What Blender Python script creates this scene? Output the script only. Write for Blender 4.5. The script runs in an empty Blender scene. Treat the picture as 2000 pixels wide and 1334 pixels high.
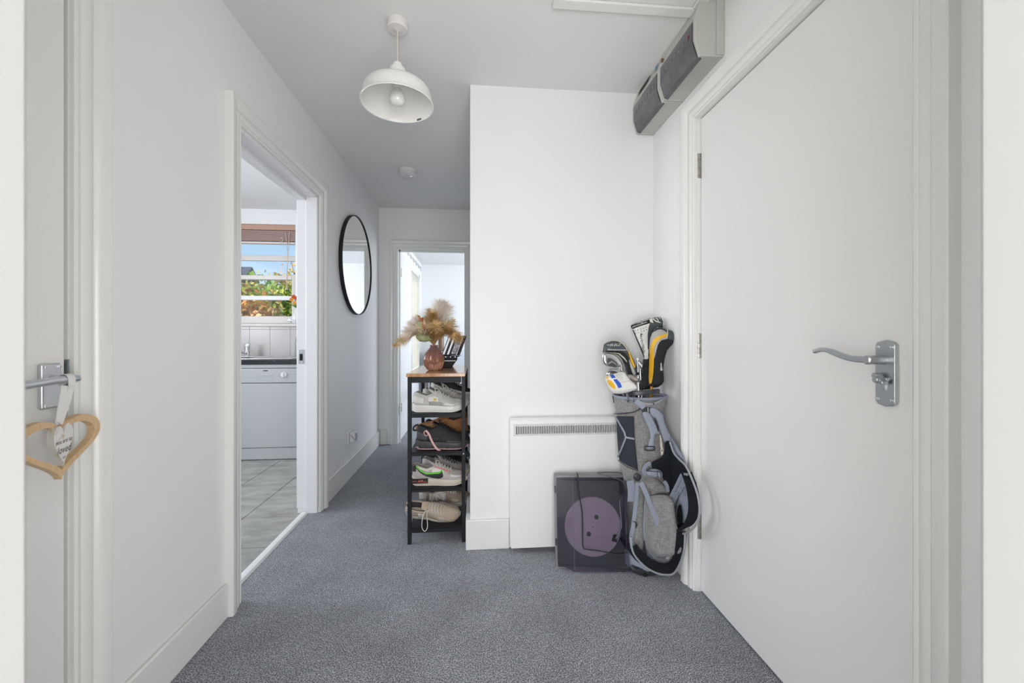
import bpy, math, random
from math import sin, cos, pi, radians, atan, tan, sqrt
from mathutils import Vector, Matrix
from mathutils.bvhtree import BVHTree
from mathutils.geometry import delaunay_2d_cdt
random.seed(7)
S = bpy.context.scene
COL = S.collection
# ------------------------------------------------------------------ camera
FPX, HY, CH, TH = 800.0, 655.0, 1.077, atan(70/800.0)
cd = bpy.data.cameras.new('camera'); cam = bpy.data.objects.new('camera', cd); COL.objects.link(cam)
cd.sensor_width = 36.0; cd.lens = FPX/2000*36.0; cd.shift_y = -12/2000.0
cam.location = (0, 0, CH); cam.rotation_euler = (pi/2, 0, -TH)
cd.clip_start = 0.02; cd.clip_end = 200
cd.dof.use_dof = True; cd.dof.focus_distance = 2.3; cd.dof.aperture_fstop = 5.0
S.camera = cam
# ------------------------------------------------------------------ world, lights, exposure
S.view_settings.view_transform = 'Standard'; S.view_settings.look = 'None'
S.view_settings.gamma = 1.0; S.view_settings.use_curve_mapping = False
S.view_settings.exposure = 0.0
w = bpy.data.worlds.new('sky'); S.world = w; w.use_nodes = True
nt = w.node_tree; nt.nodes.clear()
out = nt.nodes.new('ShaderNodeOutputWorld'); bg = nt.nodes.new('ShaderNodeBackground')
tc = nt.nodes.new('ShaderNodeTexCoord'); sp = nt.nodes.new('ShaderNodeSeparateXYZ'); rp = nt.nodes.new('ShaderNodeValToRGB')
nt.links.new(tc.outputs['Generated'], sp.inputs[0]); nt.links.new(sp.outputs['Z'], rp.inputs[0])
rp.color_ramp.elements[0].position = 0.0; rp.color_ramp.elements[0].color = (0.80, 0.90, 1.0, 1)
rp.color_ramp.elements[1].position = 0.45; rp.color_ramp.elements[1].color = (0.20, 0.42, 0.82, 1)
e = rp.color_ramp.elements.new(0.16); e.color = (0.50, 0.73, 0.97, 1)
nt.links.new(rp.outputs[0], bg.inputs[0]); bg.inputs[1].default_value = 1.0
nt.links.new(bg.outputs[0], out.inputs[0])
def area(name, loc, rot, sx, sy, power, col=(1, 1, 1), spread=pi):
    l = bpy.data.lights.new(name, 'AREA'); l.shape = 'RECTANGLE'; l.size = sx; l.size_y = sy
    l.energy = power; l.color = col; l.spread = spread
    o = bpy.data.objects.new(name, l); COL.objects.link(o); o.location = loc; o.rotation_euler = rot
    return o
sl = bpy.data.lights.new('sun', 'SUN'); sl.energy = 5.0; sl.angle = 0.01; sl.color = (1.0, 0.93, 0.82)
so = bpy.data.objects.new('sun', sl); COL.objects.link(so); so.rotation_euler = (radians(52), 0, radians(-28))
# area lamps serving as daylight, each set at a modelled window opening
area('bedroom_fill_light', (0.25, -1.66, 0.92), (radians(90), 0, 0), 4.1, 1.62, 172, (1.0, 0.99, 0.975))  # added fill lamp; unseen opening behind the camera sized to spread it
area('kitchen_side_fill_light', (-3.24, 2.2, 1.6), (0, radians(-90), 0), 1.1, 1.3, 44, (0.90, 0.94, 1.0))  # added fill lamp at an unseen kitchen window
area('living_window_light', (2.24, 5.7, 1.5), (0, radians(90), 0), 1.5, 2.2, 84, (0.86, 0.92, 1.0))
# ------------------------------------------------------------------ pixel <-> world
ST, CT = sin(TH), cos(TH)
CAM = Vector((0, 0, CH))
def ray(px, py):
    a = (px-1000)/FPX; b = (HY-py)/FPX
    return Vector((ST+a*CT, CT-a*ST, b))
def at(px, py, Y): r = ray(px, py); return CAM + r*(Y/r.y)
def atX(px, py, X): r = ray(px, py); return CAM + r*(X/r.x)
def atZ(px, py, Z): r = ray(px, py); return CAM + r*((Z-CH)/r.z)
# ------------------------------------------------------------------ materials
def mat(name, col, rough=0.5, metal=0.0, spec=0.5, coat=0.0, bump=None, var=None, sheen=0.0, alpha=None, trans=0.0, emis=None, ior=None):
    m = bpy.data.materials.new(name); m.use_nodes = True
    n = m.node_tree; b = n.nodes['Principled BSDF']
    b.inputs['Base Color'].default_value = (*col, 1); b.inputs['Roughness'].default_value = rough
    b.inputs['Metallic'].default_value = metal; b.inputs['Specular IOR Level'].default_value = spec
    b.inputs['Coat Weight'].default_value = coat
    if sheen: b.inputs['Sheen Weight'].default_value = sheen
    if trans: b.inputs['Transmission Weight'].default_value = trans
    if ior: b.inputs['IOR'].default_value = ior
    if alpha is not None: b.inputs['Alpha'].default_value = alpha
    if emis: b.inputs['Emission Color'].default_value = (*emis[:3], 1); b.inputs['Emission Strength'].default_value = emis[3]
    t = n.nodes.new('ShaderNodeTexCoord')
    if bump:
        sc, st = bump[0], bump[1]
        x = n.nodes.new('ShaderNodeTexNoise'); x.inputs['Scale'].default_value = sc; x.inputs['Detail'].default_value = 4
        bp = n.nodes.new('ShaderNodeBump'); bp.inputs['Strength'].default_value = st; bp.inputs['Distance'].default_value = bump[2] if len(bump) > 2 else 0.002
        n.links.new(t.outputs['Object'], x.inputs['Vector']); n.links.new(x.outputs[0], bp.inputs['Height']); n.links.new(bp.outputs[0], b.inputs['Normal'])
    if var:   # (scale, colour2, lo, hi [, stretch])
        x = n.nodes.new('ShaderNodeTexNoise'); x.inputs['Scale'].default_value = var[0]; x.inputs['Detail'].default_value = 5
        mp = n.nodes.new('ShaderNodeMapping'); mp.inputs['Scale'].default_value = var[4] if len(var) > 4 else (1, 1, 1)
        r = n.nodes.new('ShaderNodeValToRGB'); r.color_ramp.elements[0].position = var[2]; r.color_ramp.elements[1].position = var[3]
        r.color_ramp.elements[0].color = (*col, 1); r.color_ramp.elements[1].color = (*var[1], 1)
        n.links.new(t.outputs['Object'], mp.inputs[0]); n.links.new(mp.outputs[0], x.inputs['Vector']); n.links.new(x.outputs[0], r.inputs[0]); n.links.new(r.outputs[0], b.inputs['Base Color'])
    return m
def glassy(name, tint, gloss=0.04, rough=0.05, scratch=None):
    """thin clear sheet: tinted transparency plus a reflection that grows at grazing angles"""
    m = bpy.data.materials.new(name); m.use_nodes = True; n = m.node_tree; n.nodes.clear()
    o = n.nodes.new('ShaderNodeOutputMaterial'); tr = n.nodes.new('ShaderNodeBsdfTransparent'); gl = n.nodes.new('ShaderNodeBsdfGlossy')
    mx = n.nodes.new('ShaderNodeMixShader'); lw = n.nodes.new('ShaderNodeLayerWeight'); pw = n.nodes.new('ShaderNodeMath'); pw.operation = 'POWER'; pw.inputs[1].default_value = 5
    ad = n.nodes.new('ShaderNodeMath'); ad.operation = 'ADD'; ad.inputs[1].default_value = gloss; ad.use_clamp = True; lw.inputs[0].default_value = 0.5
    tr.inputs[0].default_value = (*tint, 1); gl.inputs['Roughness'].default_value = rough
    n.links.new(lw.outputs['Facing'], pw.inputs[0]); n.links.new(pw.outputs[0], ad.inputs[0]); n.links.new(ad.outputs[0], mx.inputs[0]); n.links.new(tr.outputs[0], mx.inputs[1]); n.links.new(gl.outputs[0], mx.inputs[2]); n.links.new(mx.outputs[0], o.inputs[0])
    if scratch:
        t = n.nodes.new('ShaderNodeTexCoord'); mp = n.nodes.new('ShaderNodeMapping'); mp.inputs['Scale'].default_value = (1, 1, 18); x = n.nodes.new('ShaderNodeTexNoise'); x.inputs['Scale'].default_value = scratch; x.inputs['Detail'].default_value = 5
        mr = n.nodes.new('ShaderNodeMapRange'); mr.inputs[3].default_value = rough*0.3; mr.inputs[4].default_value = rough*2.2
        n.links.new(t.outputs['Object'], mp.inputs[0]); n.links.new(mp.outputs[0], x.inputs[0]); n.links.new(x.outputs[0], mr.inputs[0]); n.links.new(mr.outputs[0], gl.inputs['Roughness'])
    return m
def carpet_mat():
    m = bpy.data.materials.new('carpet'); m.use_nodes = True; n = m.node_tree; b = n.nodes['Principled BSDF']
    t = n.nodes.new('ShaderNodeTexCoord')
    x = n.nodes.new('ShaderNodeTexNoise'); x.inputs['Scale'].default_value = 250; x.inputs['Detail'].default_value = 3; x.inputs['Roughness'].default_value = 0.75
    v = n.nodes.new('ShaderNodeTexVoronoi'); v.inputs['Scale'].default_value = 420
    big = n.nodes.new('ShaderNodeTexNoise'); big.inputs['Scale'].default_value = 5; big.inputs['Detail'].default_value = 4
    mid = n.nodes.new('ShaderNodeTexNoise'); mid.inputs['Scale'].default_value = 45; mid.inputs['Detail'].default_value = 2
    for k in (x, v, big, mid): n.links.new(t.outputs['Object'], k.inputs['Vector'])
    r = n.nodes.new('ShaderNodeValToRGB'); r.color_ramp.interpolation = 'LINEAR'
    r.color_ramp.elements[0].position = 0.40; r.color_ramp.elements[0].color = (0.052, 0.056, 0.066, 1)
    r.color_ramp.elements[1].position = 0.62; r.color_ramp.elements[1].color = (0.72, 0.735, 0.775, 1)
    e = r.color_ramp.elements.new(0.5); e.color = (0.225, 0.238, 0.268, 1)
    n.links.new(x.outputs[0], r.inputs[0])
    mr = n.nodes.new('ShaderNodeMapRange'); mr.inputs[1].default_value = 0.3; mr.inputs[2].default_value = 0.7; mr.inputs[3].default_value = 0.86; mr.inputs[4].default_value = 1.12
    n.links.new(big.outputs[0], mr.inputs[0])
    mr2 = n.nodes.new('ShaderNodeMapRange'); mr2.inputs[1].default_value = 0.3; mr2.inputs[2].default_value = 0.7; mr2.inputs[3].default_value = 0.85; mr2.inputs[4].default_value = 1.12
    n.links.new(mid.outputs[0], mr2.inputs[0])
    mm = n.nodes.new('ShaderNodeMath'); mm.operation = 'MULTIPLY'; n.links.new(mr.outputs[0], mm.inputs[0]); n.links.new(mr2.outputs[0], mm.inputs[1])
    h = n.nodes.new('ShaderNodeHueSaturation'); n.links.new(r.outputs[0], h.inputs['Color']); n.links.new(mm.outputs[0], h.inputs['Value']); n.links.new(h.outputs[0], b.inputs['Base Color'])
    b.inputs['Roughness'].default_value = 1.0; b.inputs['Specular IOR Level'].default_value = 0.1; b.inputs['Sheen Weight'].default_value = 0.25
    ad = n.nodes.new('ShaderNodeMath'); ad.operation = 'ADD'; n.links.new(x.outputs[0], ad.inputs[0]); n.links.new(v.outputs[0], ad.inputs[1])
    bp = n.nodes.new('ShaderNodeBump'); bp.inputs['Strength'].default_value = 0.5; bp.inputs['Distance'].default_value = 0.005
    n.links.new(ad.outputs[0], bp.inputs['Height']); n.links.new(bp.outputs[0], b.inputs['Normal'])
    return m
def heather(name, c1, c2, scale=320):
    """woven two-tone cloth: crossed streaks"""
    m = bpy.data.materials.new(name); m.use_nodes = True; n = m.node_tree; b = n.nodes['Principled BSDF']
    t = n.nodes.new('ShaderNodeTexCoord'); outs = []
    for scl in ((0.10, 0.10, 1.0), (1.0, 1.0, 0.10)):
        mp = n.nodes.new('ShaderNodeMapping'); mp.inputs['Scale'].default_value = scl; n.links.new(t.outputs['Object'], mp.inputs[0])
        x = n.nodes.new('ShaderNodeTexNoise'); x.inputs['Scale'].default_value = scale; x.inputs['Detail'].default_value = 3; n.links.new(mp.outputs[0], x.inputs['Vector']); outs.append(x)
    a = n.nodes.new('ShaderNodeMath'); a.operation = 'ADD'; n.links.new(outs[0].outputs[0], a.inputs[0]); n.links.new(outs[1].outputs[0], a.inputs[1])
    r = n.nodes.new('ShaderNodeValToRGB'); r.color_ramp.elements[0].position = 0.38; r.color_ramp.elements[1].position = 0.64
    hf = n.nodes.new('ShaderNodeMath'); hf.operation = 'MULTIPLY'; hf.inputs[1].default_value = 0.5; n.links.new(a.outputs[0], hf.inputs[0]); n.links.new(hf.outputs[0], r.inputs[0])
    r.color_ramp.elements[0].color = (*c1, 1); r.color_ramp.elements[1].color = (*c2, 1); n.links.new(r.outputs[0], b.inputs['Base Color'])
    b.inputs['Roughness'].default_value = 0.9; b.inputs['Sheen Weight'].default_value = 0.2
    bp = n.nodes.new('ShaderNodeBump'); bp.inputs['Strength'].default_value = 0.3; bp.inputs['Distance'].default_value = 0.001; n.links.new(hf.outputs[0], bp.inputs['Height']); n.links.new(bp.outputs[0], b.inputs['Normal'])
    return m
def wood(name, c1, c2, scale=6, stretch=(1, 12, 12), rough=0.45):
    return mat(name, c1, rough, var=(scale, c2, 0.35, 0.65, stretch), bump=(scale*8, 0.15, 0.0006))
M = {}
M['wall'] = mat('wall_paint', (0.85, 0.85, 0.852), 0.42, spec=0.35, bump=(30, 0.10, 0.002))
M['ceil'] = mat('ceiling_paint', (0.80, 0.80, 0.80), 0.85, spec=0.2, bump=(60, 0.10, 0.001))
M['gloss'] = mat('gloss_paint', (0.81, 0.81, 0.79), 0.20, spec=0.5, bump=(14, 0.12, 0.0012))
M['door'] = mat('door_paint', (0.82, 0.82, 0.81), 0.22, spec=0.5, bump=(7, 0.10, 0.003))
M['carpet'] = carpet_mat()
M['tile'] = mat('floor_tile', (0.24, 0.235, 0.21), 0.25, spec=0.7, var=(7, (0.42, 0.41, 0.375), 0.3, 0.72, (1, 2.2, 1)), bump=(26, 0.35, 0.003))
M['grout'] = mat('dark_grout', (0.045, 0.043, 0.04), 0.9)
M['chrome'] = mat('chrome', (0.75, 0.76, 0.78), 0.12, 1.0)
M['satin'] = mat('satin_metal', (0.50, 0.52, 0.54), 0.34, 1.0)
M['alu'] = mat('satin_aluminium', (0.66, 0.68, 0.71), 0.36, 1.0, bump=(200, 0.05, 0.0005))
M['steel'] = mat('worn_steel', (0.42, 0.40, 0.37), 0.35, 1.0, bump=(120, 0.3, 0.001), var=(70, (0.62, 0.60, 0.55), 0.4, 0.7))
M['black'] = mat('black_metal', (0.013, 0.014, 0.017), 0.5, spec=0.25, bump=(200, 0.1, 0.0005))
M['dark'] = mat('dark_gap', (0.012, 0.012, 0.012), 0.9)
M['white'] = mat('white_plastic', (0.80, 0.80, 0.79), 0.35)
M['heater'] = mat('heater_enamel', (0.86, 0.86, 0.85), 0.35)
# ------------------------------------------------------------------ geometry builder
class G:
    def __init__(s): s.v = []; s.f = []
    def add(s, vs, fs):
        k = len(s.v); s.v += [Vector(p) for p in vs]; s.f += [tuple(i+k for i in f) for f in fs]; return s
    def box(s, x0, x1, y0, y1, z0, z1):
        return s.add([(x0,y0,z0),(x1,y0,z0),(x1,y1,z0),(x0,y1,z0),(x0,y0,z1),(x1,y0,z1),(x1,y1,z1),(x0,y1,z1)],
                     [(0,3,2,1),(4,5,6,7),(0,1,5,4),(1,2,6,5),(2,3,7,6),(3,0,4,7)])
    def grid(s, fn, nu, nv, cu=False, cv=False):
        vs = [fn(i/(nu if cu else nu-1), j/(nv if cv else nv-1)) for i in range(nu) for j in range(nv)]
        fs = []
        for i in range(nu if cu else nu-1):
            for j in range(nv if cv else nv-1):
                a = i*nv+j; b = ((i+1) % nu)*nv+j; c = ((i+1) % nu)*nv+(j+1) % nv; d = i*nv+(j+1) % nv
                fs.append((a, b, c, d))
        return s.add(vs, fs)
    def lathe(s, prof, c, n=32, axis='z', fn=None):
        c = Vector(c)
        def p(r, h, k):
            a = 2*pi*k/n; rr = r*(fn(a, h) if fn else 1)
            if axis == 'z': return c+Vector((rr*cos(a), rr*sin(a), h))
            if axis == 'x': return c+Vector((h, rr*cos(a), rr*sin(a)))
            return c+Vector((rr*cos(a), h, rr*sin(a)))
        vs = [p(r, h, k) for r, h in prof for k in range(n)]
        fs = [(i*n+k, i*n+(k+1) % n, (i+1)*n+(k+1) % n, (i+1)*n+k) for i in range(len(prof)-1) for k in range(n)]
        fs.append(tuple(range(n))[::-1]); fs.append(tuple((len(prof)-1)*n+k for k in range(n)))
        if axis == 'y': fs = [f[::-1] for f in fs]
        return s.add(vs, fs)
    def tube(s, pts, r, n=8, closed=False, flat=None, up=None, cap=True):
        """round tube; flat=(half width, half thickness) gives a ribbon whose width lies along up x tangent"""
        pts = [Vector(p) for p in pts]; m = len(pts); rs = r if isinstance(r, (list, tuple)) else [r]*m
        nrm = None; rings = []
        for i in range(m):
            a = pts[(i-1) % m] if (closed or i > 0) else pts[i]; b = pts[(i+1) % m] if (closed or i < m-1) else pts[i]
            t = (b-a).normalized() if (b-a).length > 1e-9 else Vector((0, 0, 1))
            if up is not None:
                u = Vector(up(i/(m-1)) if callable(up) else up); nrm = (u-t*u.dot(t)).normalized()
            elif nrm is None:
                u = Vector((0, 0, 1)) if abs(t.z) < 0.9 else Vector((1, 0, 0)); nrm = (u-t*u.dot(t)).normalized()
            else: nrm = (nrm-t*nrm.dot(t)).normalized()
            bn = t.cross(nrm)
            if flat:
                hw, ht = flat; hw *= rs[i] if r else 1
                rings += [pts[i]+bn*hw+nrm*ht, pts[i]-bn*hw+nrm*ht, pts[i]-bn*hw-nrm*ht, pts[i]+bn*hw-nrm*ht]
            else:
                rings += [pts[i]+(nrm*cos(2*pi*k/n)+bn*sin(2*pi*k/n))*rs[i] for k in range(n)]
        q = 4 if flat else n
        fs = [(i*q+k, i*q+(k+1) % q, ((i+1) % m)*q+(k+1) % q, ((i+1) % m)*q+k) for i in range(m if closed else m-1) for k in range(q)]
        if not closed and cap: fs += [tuple(range(q))[::-1], tuple((m-1)*q+k for k in range(q))]
        return s.add(rings, fs)
    def prism(s, poly, place, d0, d1):
        """polygon (a, b) extruded along depth; place(a, b, d) -> point"""
        n = len(poly); vs = [place(a, b, d0) for a, b in poly]+[place(a, b, d1) for a, b in poly]
        return s.add(vs, [tuple(range(n))[::-1], tuple(range(n, 2*n))]+[(i, (i+1) % n, n+(i+1) % n, n+i) for i in range(n)])
    def ring(s, outer, inner, place, d0, d1):
        n = len(outer)
        vs = [place(a, b, d) for d in (d0, d1) for a, b in list(outer)+list(inner)]
        fs = []
        for i in range(n):
            j = (i+1) % n
            fs += [(i, n+i, n+j, j), (2*n+i, 2*n+j, 3*n+j, 3*n+i), (i, j, 2*n+j, 2*n+i), (n+i, 3*n+i, 3*n+j, n+j)]
        return s.add(vs, fs)
    def sphere(s, c, r, n=12, m=8, sc=(1, 1, 1), mx=None):
        c = Vector(c)
        def f(u, v):
            a = 2*pi*u; b = pi*(v-0.5); p = Vector((cos(a)*cos(b)*sc[0], sin(a)*cos(b)*sc[1], sin(b)*sc[2]))*r
            return c+(mx @ p if mx else p)
        return s.grid(f, n, m, cu=True)
    def xf(s, mx): s.v = [mx @ p for p in s.v]; return s
def spline(pts, n=8, closed=False):
    """Catmull-Rom through the points (tuples of any length)"""
    P = [Vector(p) for p in pts]; m = len(P); o = []
    for i in range(m if closed else m-1):
        p0 = P[(i-1) % m] if (closed or i > 0) else P[0]*2-P[1]; p1 = P[i]; p2 = P[(i+1) % m]; p3 = P[(i+2) % m] if (closed or i < m-2) else P[-1]*2-P[-2]
        for k in range(n):
            t = k/n; o.append(0.5*((2*p1)+(p2-p0)*t+(2*p0-5*p1+4*p2-p3)*t*t+(3*p1-p0-3*p2+p3)*t*t*t))
    if not closed: o.append(P[-1])
    return o
WV = {}     # world-space geometry of every object, for laying details on surfaces
def obj(name, g, m, parent=None, smooth=True, bevel=0.0, seg=2, sub=0, solid=0.0, kind=None, label=None):
    me = bpy.data.meshes.new(name)
    off = Vector((0, 0, 0)); p = parent
    while p is not None: off += p.location; p = p.parent
    cen = Vector((0, 0, 0))
    me.from_pydata([v-off for v in g.v], [], g.f); me.validate(); me.update()
    import bmesh
    bm = bmesh.new(); bm.from_mesh(me); bmesh.ops.recalc_face_normals(bm, faces=bm.faces); bm.to_mesh(me); bm.free()
    if smooth:
        me.polygons.foreach_set('use_smooth', [True]*len(me.polygons)); me.set_sharp_from_angle(angle=radians(38))
    o = bpy.data.objects.new(name, me); COL.objects.link(o)
    ms = m if isinstance(m, (list, tuple)) else [m]
    for x in ms: me.materials.append(x)
    if parent is not None: o.parent = parent
    if solid:
        d = o.modifiers.new('t', 'SOLIDIFY'); d.thickness = abs(solid); d.offset = 1 if solid > 0 else -1
    if bevel:
        d = o.modifiers.new('b', 'BEVEL'); d.width = bevel; d.segments = seg; d.limit_method = 'ANGLE'; d.angle_limit = radians(40); d.harden_normals = False
    if sub:
        d = o.modifiers.new('s', 'SUBSURF'); d.levels = sub; d.render_levels = sub
    if kind: o['kind'] = kind
    if label: o['label'] = label
    WV[o.name] = (list(g.v), list(g.f))
    return o
def tag(o, label, cat, group=None, kind=None):
    o['label'] = label; o['category'] = cat
    if group: o['group'] = group
    if kind: o['kind'] = kind
    return o
def thing(name, label, cat, loc=(0, 0, 0), group=None, kind=None):
    o = bpy.data.objects.new(name, None); COL.objects.link(o); o.location = loc; o.empty_display_size = 0.05
    return tag(o, label, cat, group, kind)
def struct(name, g, m, label, cat, parent=None, **k):
    o = obj(name, g, m, parent, **k)
    return tag(o, label, cat, kind='structure') if parent is None else o
# ------------------------------------------------------------------ room shell
ZC = 2.34; XL = -0.957; XR = 0.925; YS = 2.075; YF = 4.15; ZB = 0.13
struct('floor', G().box(-1.035, 2.3, 0.22, 7.6, -0.06, 0.0), M['carpet'], 'speckled grey-blue carpet running down the hallway', 'carpet')
struct('ceiling', G().box(-3.4, 2.7, -1.8, 4.5, ZC, ZC+0.1).box(-1.09, 2.7, 4.5, 7.6, ZC, ZC+0.1), M['ceil'], 'plain white painted ceiling over the hallway', 'ceiling')
g = G()
for y0, y1, z0, z1 in ((0.2, 0.28, 0, ZC), (0.28, 1.055, 1.99, ZC), (1.055, 1.745, 0, ZC), (1.745, 2.585, 1.925, ZC), (2.585, YF+0.12, 0, ZC)):
    g.box(XL-0.12, XL, y0, y1, z0, z1)
struct('wall_left', g, M['wall'], 'long white left hallway wall carrying the round mirror', 'wall')
g = G()
for y0, y1, z0, z1 in ((0.2, 0.785, 0, ZC), (0.785, 1.652, 1.992, ZC), (1.652, YS, 0, ZC)): g.box(XR, XR+0.12, y0, y1, z0, z1)
struct('wall_right', g, M['wall'], 'white right-hand wall around the large flush door', 'wall')
g = G()
struct('wall_centre', G().box(-0.03, XR+0.12, YS, YF+0.12, 0, ZC), M['wall'], 'white wall facing the camera behind heater and golf bag', 'wall')
g = G()
for x0, x1, z0, z1 in ((XL-0.02, -0.79, 0, ZC), (-0.79, -0.10, 1.955, ZC), (-0.10, -0.03, 0, ZC)): g.box(x0, x1, YF, YF+0.12, z0, z1)
struct('wall_back', g, M['wall'], 'white wall above the far doorway at hallway end', 'wall')
JL, JR, JY = -0.318, 0.438, 0.32
g = G()
for x0, x1, z0, z1 in ((-1.08, JL-0.03, 0, ZC), (JL-0.03, JR+0.03, 2.03, ZC), (JR+0.03, XR+0.12, 0, ZC)): g.box(x0, x1, 0.2, JY, z0, z1)
struct('wall_front', g, M['wall'], 'white wall with the doorway the camera looks through', 'wall')
# bedroom behind the camera, unseen; wide window opening shaped to spread fill light
g = G()
g.box(-2.0, -1.9, -1.7, 0.2, 0, ZC); g.box(2.5, 2.6, -1.7, 0.2, 0, ZC)
for x0, x1, z0, z1 in ((-1.9, -1.82, 0, ZC), (2.32, 2.5, 0, ZC), (-1.82, 2.32, 0, 0.1), (-1.82, 2.32, 1.75, ZC)): g.box(x0, x1, -1.8, -1.7, z0, z1)
g.box(-1.9, -1.08, 0.1, 0.2, 0, ZC); g.box(XR+0.12, 2.5, 0.1, 0.2, 0, ZC)
struct('wall_bedroom', g, M['wall'], 'white walls of the room behind the camera', 'wall')
struct('floor_bedroom', G().box(-1.9, 2.5, -1.75, 0.22, -0.06, 0), mat('bounce_boards', (0.66, 0.60, 0.52), 0.4), 'unseen pale floor behind the camera, added to bounce light', 'floor')  # unseen floor, made pale to bounce light into the hall
# kitchen shell
WX0, WX1, WZ0, WZ1 = -2.88, -1.815, 1.17, 2.19
g = G()
g.box(-3.4, -3.3, 1.1, 1.55, 0, ZC); g.box(-3.4, -3.3, 2.85, 4.5, 0, ZC); g.box(-3.4, -3.3, 1.55, 2.85, 0, 0.95); g.box(-3.4, -3.3, 1.55, 2.85, 2.25, ZC)
g.box(-3.4, XL-0.12, 1.1, 1.2, 0, ZC)
for x0, x1, z0, z1 in ((-3.4, WX0, 0, ZC), (WX1, XL-0.12, 0, ZC), (WX0, WX1, 0, WZ0), (WX0, WX1, WZ1, ZC)): g.box(x0, x1, 4.3, 4.5, z0, z1)
struct('wall_kitchen', g, M['wall'], 'white kitchen walls around the window', 'wall')
fk = struct('floor_kitchen', G().box(-3.4, -1.036, 1.1, 4.5, -0.06, -0.004), M['grout'], 'kitchen floor of large grey stone-look tiles', 'floor')
tiles = []
xs = [-1.365+0.3115*k for k in range(-6, 2)]; ys = [2.181-0.357*2+0.3575*k for k in range(-1, 9)]
n = 0
tm = {}
for i in range(len(xs)-1):
    for j in range(len(ys)-1):
        x0, x1, y0, y1 = xs[i]+0.002, min(xs[i+1]-0.002, -1.037), ys[j]+0.002, ys[j+1]-0.002
        if x1-x0 < 0.02 or y0 > 4.25: continue
        obj('tile', G().box(x0, x1, y0, y1, -0.02, 0.001+random.uniform(0, 0.0006)), M['tile'], fk, bevel=0.002)
# living room beyond
g = G()
for y0, y1, z0, z1 in ((YF+0.12, 5.75, 0, ZC), (7.1, 7.6, 0, ZC), (5.75, 7.1, 0, 0.45), (5.75, 7.1, 2.1, ZC)): g.box(-1.09, -0.97, y0, y1, z0, z1)
g.box(-1.09, 2.4, 7.4, 7.6, 0, ZC)
for y0, y1, z0, z1 in ((4.2, 4.6, 0, ZC), (6.8, 7.6, 0, ZC), (4.6, 6.8, 0, 0.75), (4.6, 6.8, 2.25, ZC)): g.box(2.3, 2.4, y0, y1, z0, z1)
g.box(XR+0.12, 2.4, YF, YF+0.12, 0, ZC)
struct('wall_living_room', g, M['wall'], 'pale walls of the bright room beyond the far doorway', 'wall')
# ------------------------------------------------------------------ skirting
def skirt(name, g, label): return struct(name, g, M['gloss'], label, 'skirting board', bevel=0.004)
skirt('baseboard_left', G().box(XL, XL+0.014, 1.155, 1.665, 0, 0.13), 'white skirting between left door and kitchen doorway')
skirt('baseboard_left_far', G().box(XL, XL+0.014, 2.675, YF, 0, 0.145).box(XL+0.014, -0.88, YF-0.014, YF, 0, 0.145), 'white skirting under the round mirror towards far doorway')
skirt('baseboard_centre', G().box(-0.052, 0.166, YS-0.015, YS-0.0001, 0, 0.15).box(-0.052, -0.0301, YS+0.0005, YF-0.02, 0, 0.15), 'white skirting between shoe rack and heater')
skirt('baseboard_right', G().box(XR-0.014, XR, 1.745, YS, 0, 0.13), 'white skirting behind the golf bag')
# ------------------------------------------------------------------ door casings
PROF = [(0, 0), (0, .010), (.006, .014), (.016, .012), (.022, .017), (.040, .019), (.046, .016), (.052, .024), (.060, .029), (.086, .030), (.090, .027), (.090, 0)]
def casing(parent, O, u, nrm, u0, u1, zt, sc=1.0, legs=(1, 1)):
    O, u, nrm = Vector(O), Vector(u), Vector(nrm)
    for sgn, ue, on in ((-1, u0, legs[0]), (1, u1, legs[1])):
        if not on: continue
        g = G(); k = len(PROF)
        vs = [O+u*(ue+sgn*w*sc)+nrm*t for w, t in PROF]+[O+u*(ue+sgn*w*sc)+nrm*t+Vector((0, 0, zt+w*sc)) for w, t in PROF]
        g.add(vs, [(i, (i+1) % k, k+(i+1) % k, k+i) for i in range(k)]+[tuple(range(k))])
        obj('casing_upright', g, M['gloss'], parent)
    g = G(); k = len(PROF)
    vs = [O+u*(u0-w*sc)+nrm*t+Vector((0, 0, zt+w*sc)) for w, t in PROF]+[O+u*(u1+w*sc)+nrm*t+Vector((0, 0, zt+w*sc)) for w, t in PROF]
    g.add(vs, [(i, (i+1) % k, k+(i+1) % k, k+i) for i in range(k)]+[tuple(range(k))[::-1], tuple(range(k, 2*k))])
    obj('casing_head', g, M['gloss'], parent)
# left near door
t1 = thing('trim_1', 'white moulded casing around the near left door', 'door casing', (XL, 1.1, 0), kind='structure')
casing(t1, (XL, 0, 0), (0, 1, 0), (1, 0, 0), 0.30, 1.055, 1.99, 0.92)
obj('jamb_lining', G().box(XL-0.12, XL-0.001, 1.052, 1.072, 0, 1.99).box(XL-0.12, XL-0.001, 0.28, 1.06, 1.985, 2.0), M['gloss'], t1)
obj('latch_keep', G().box(XL-0.03, XL+0.003, 1.0505, 1.0525, 0.955, 1.02), M['satin'], t1, label='small grey metal latch keep')
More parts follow.
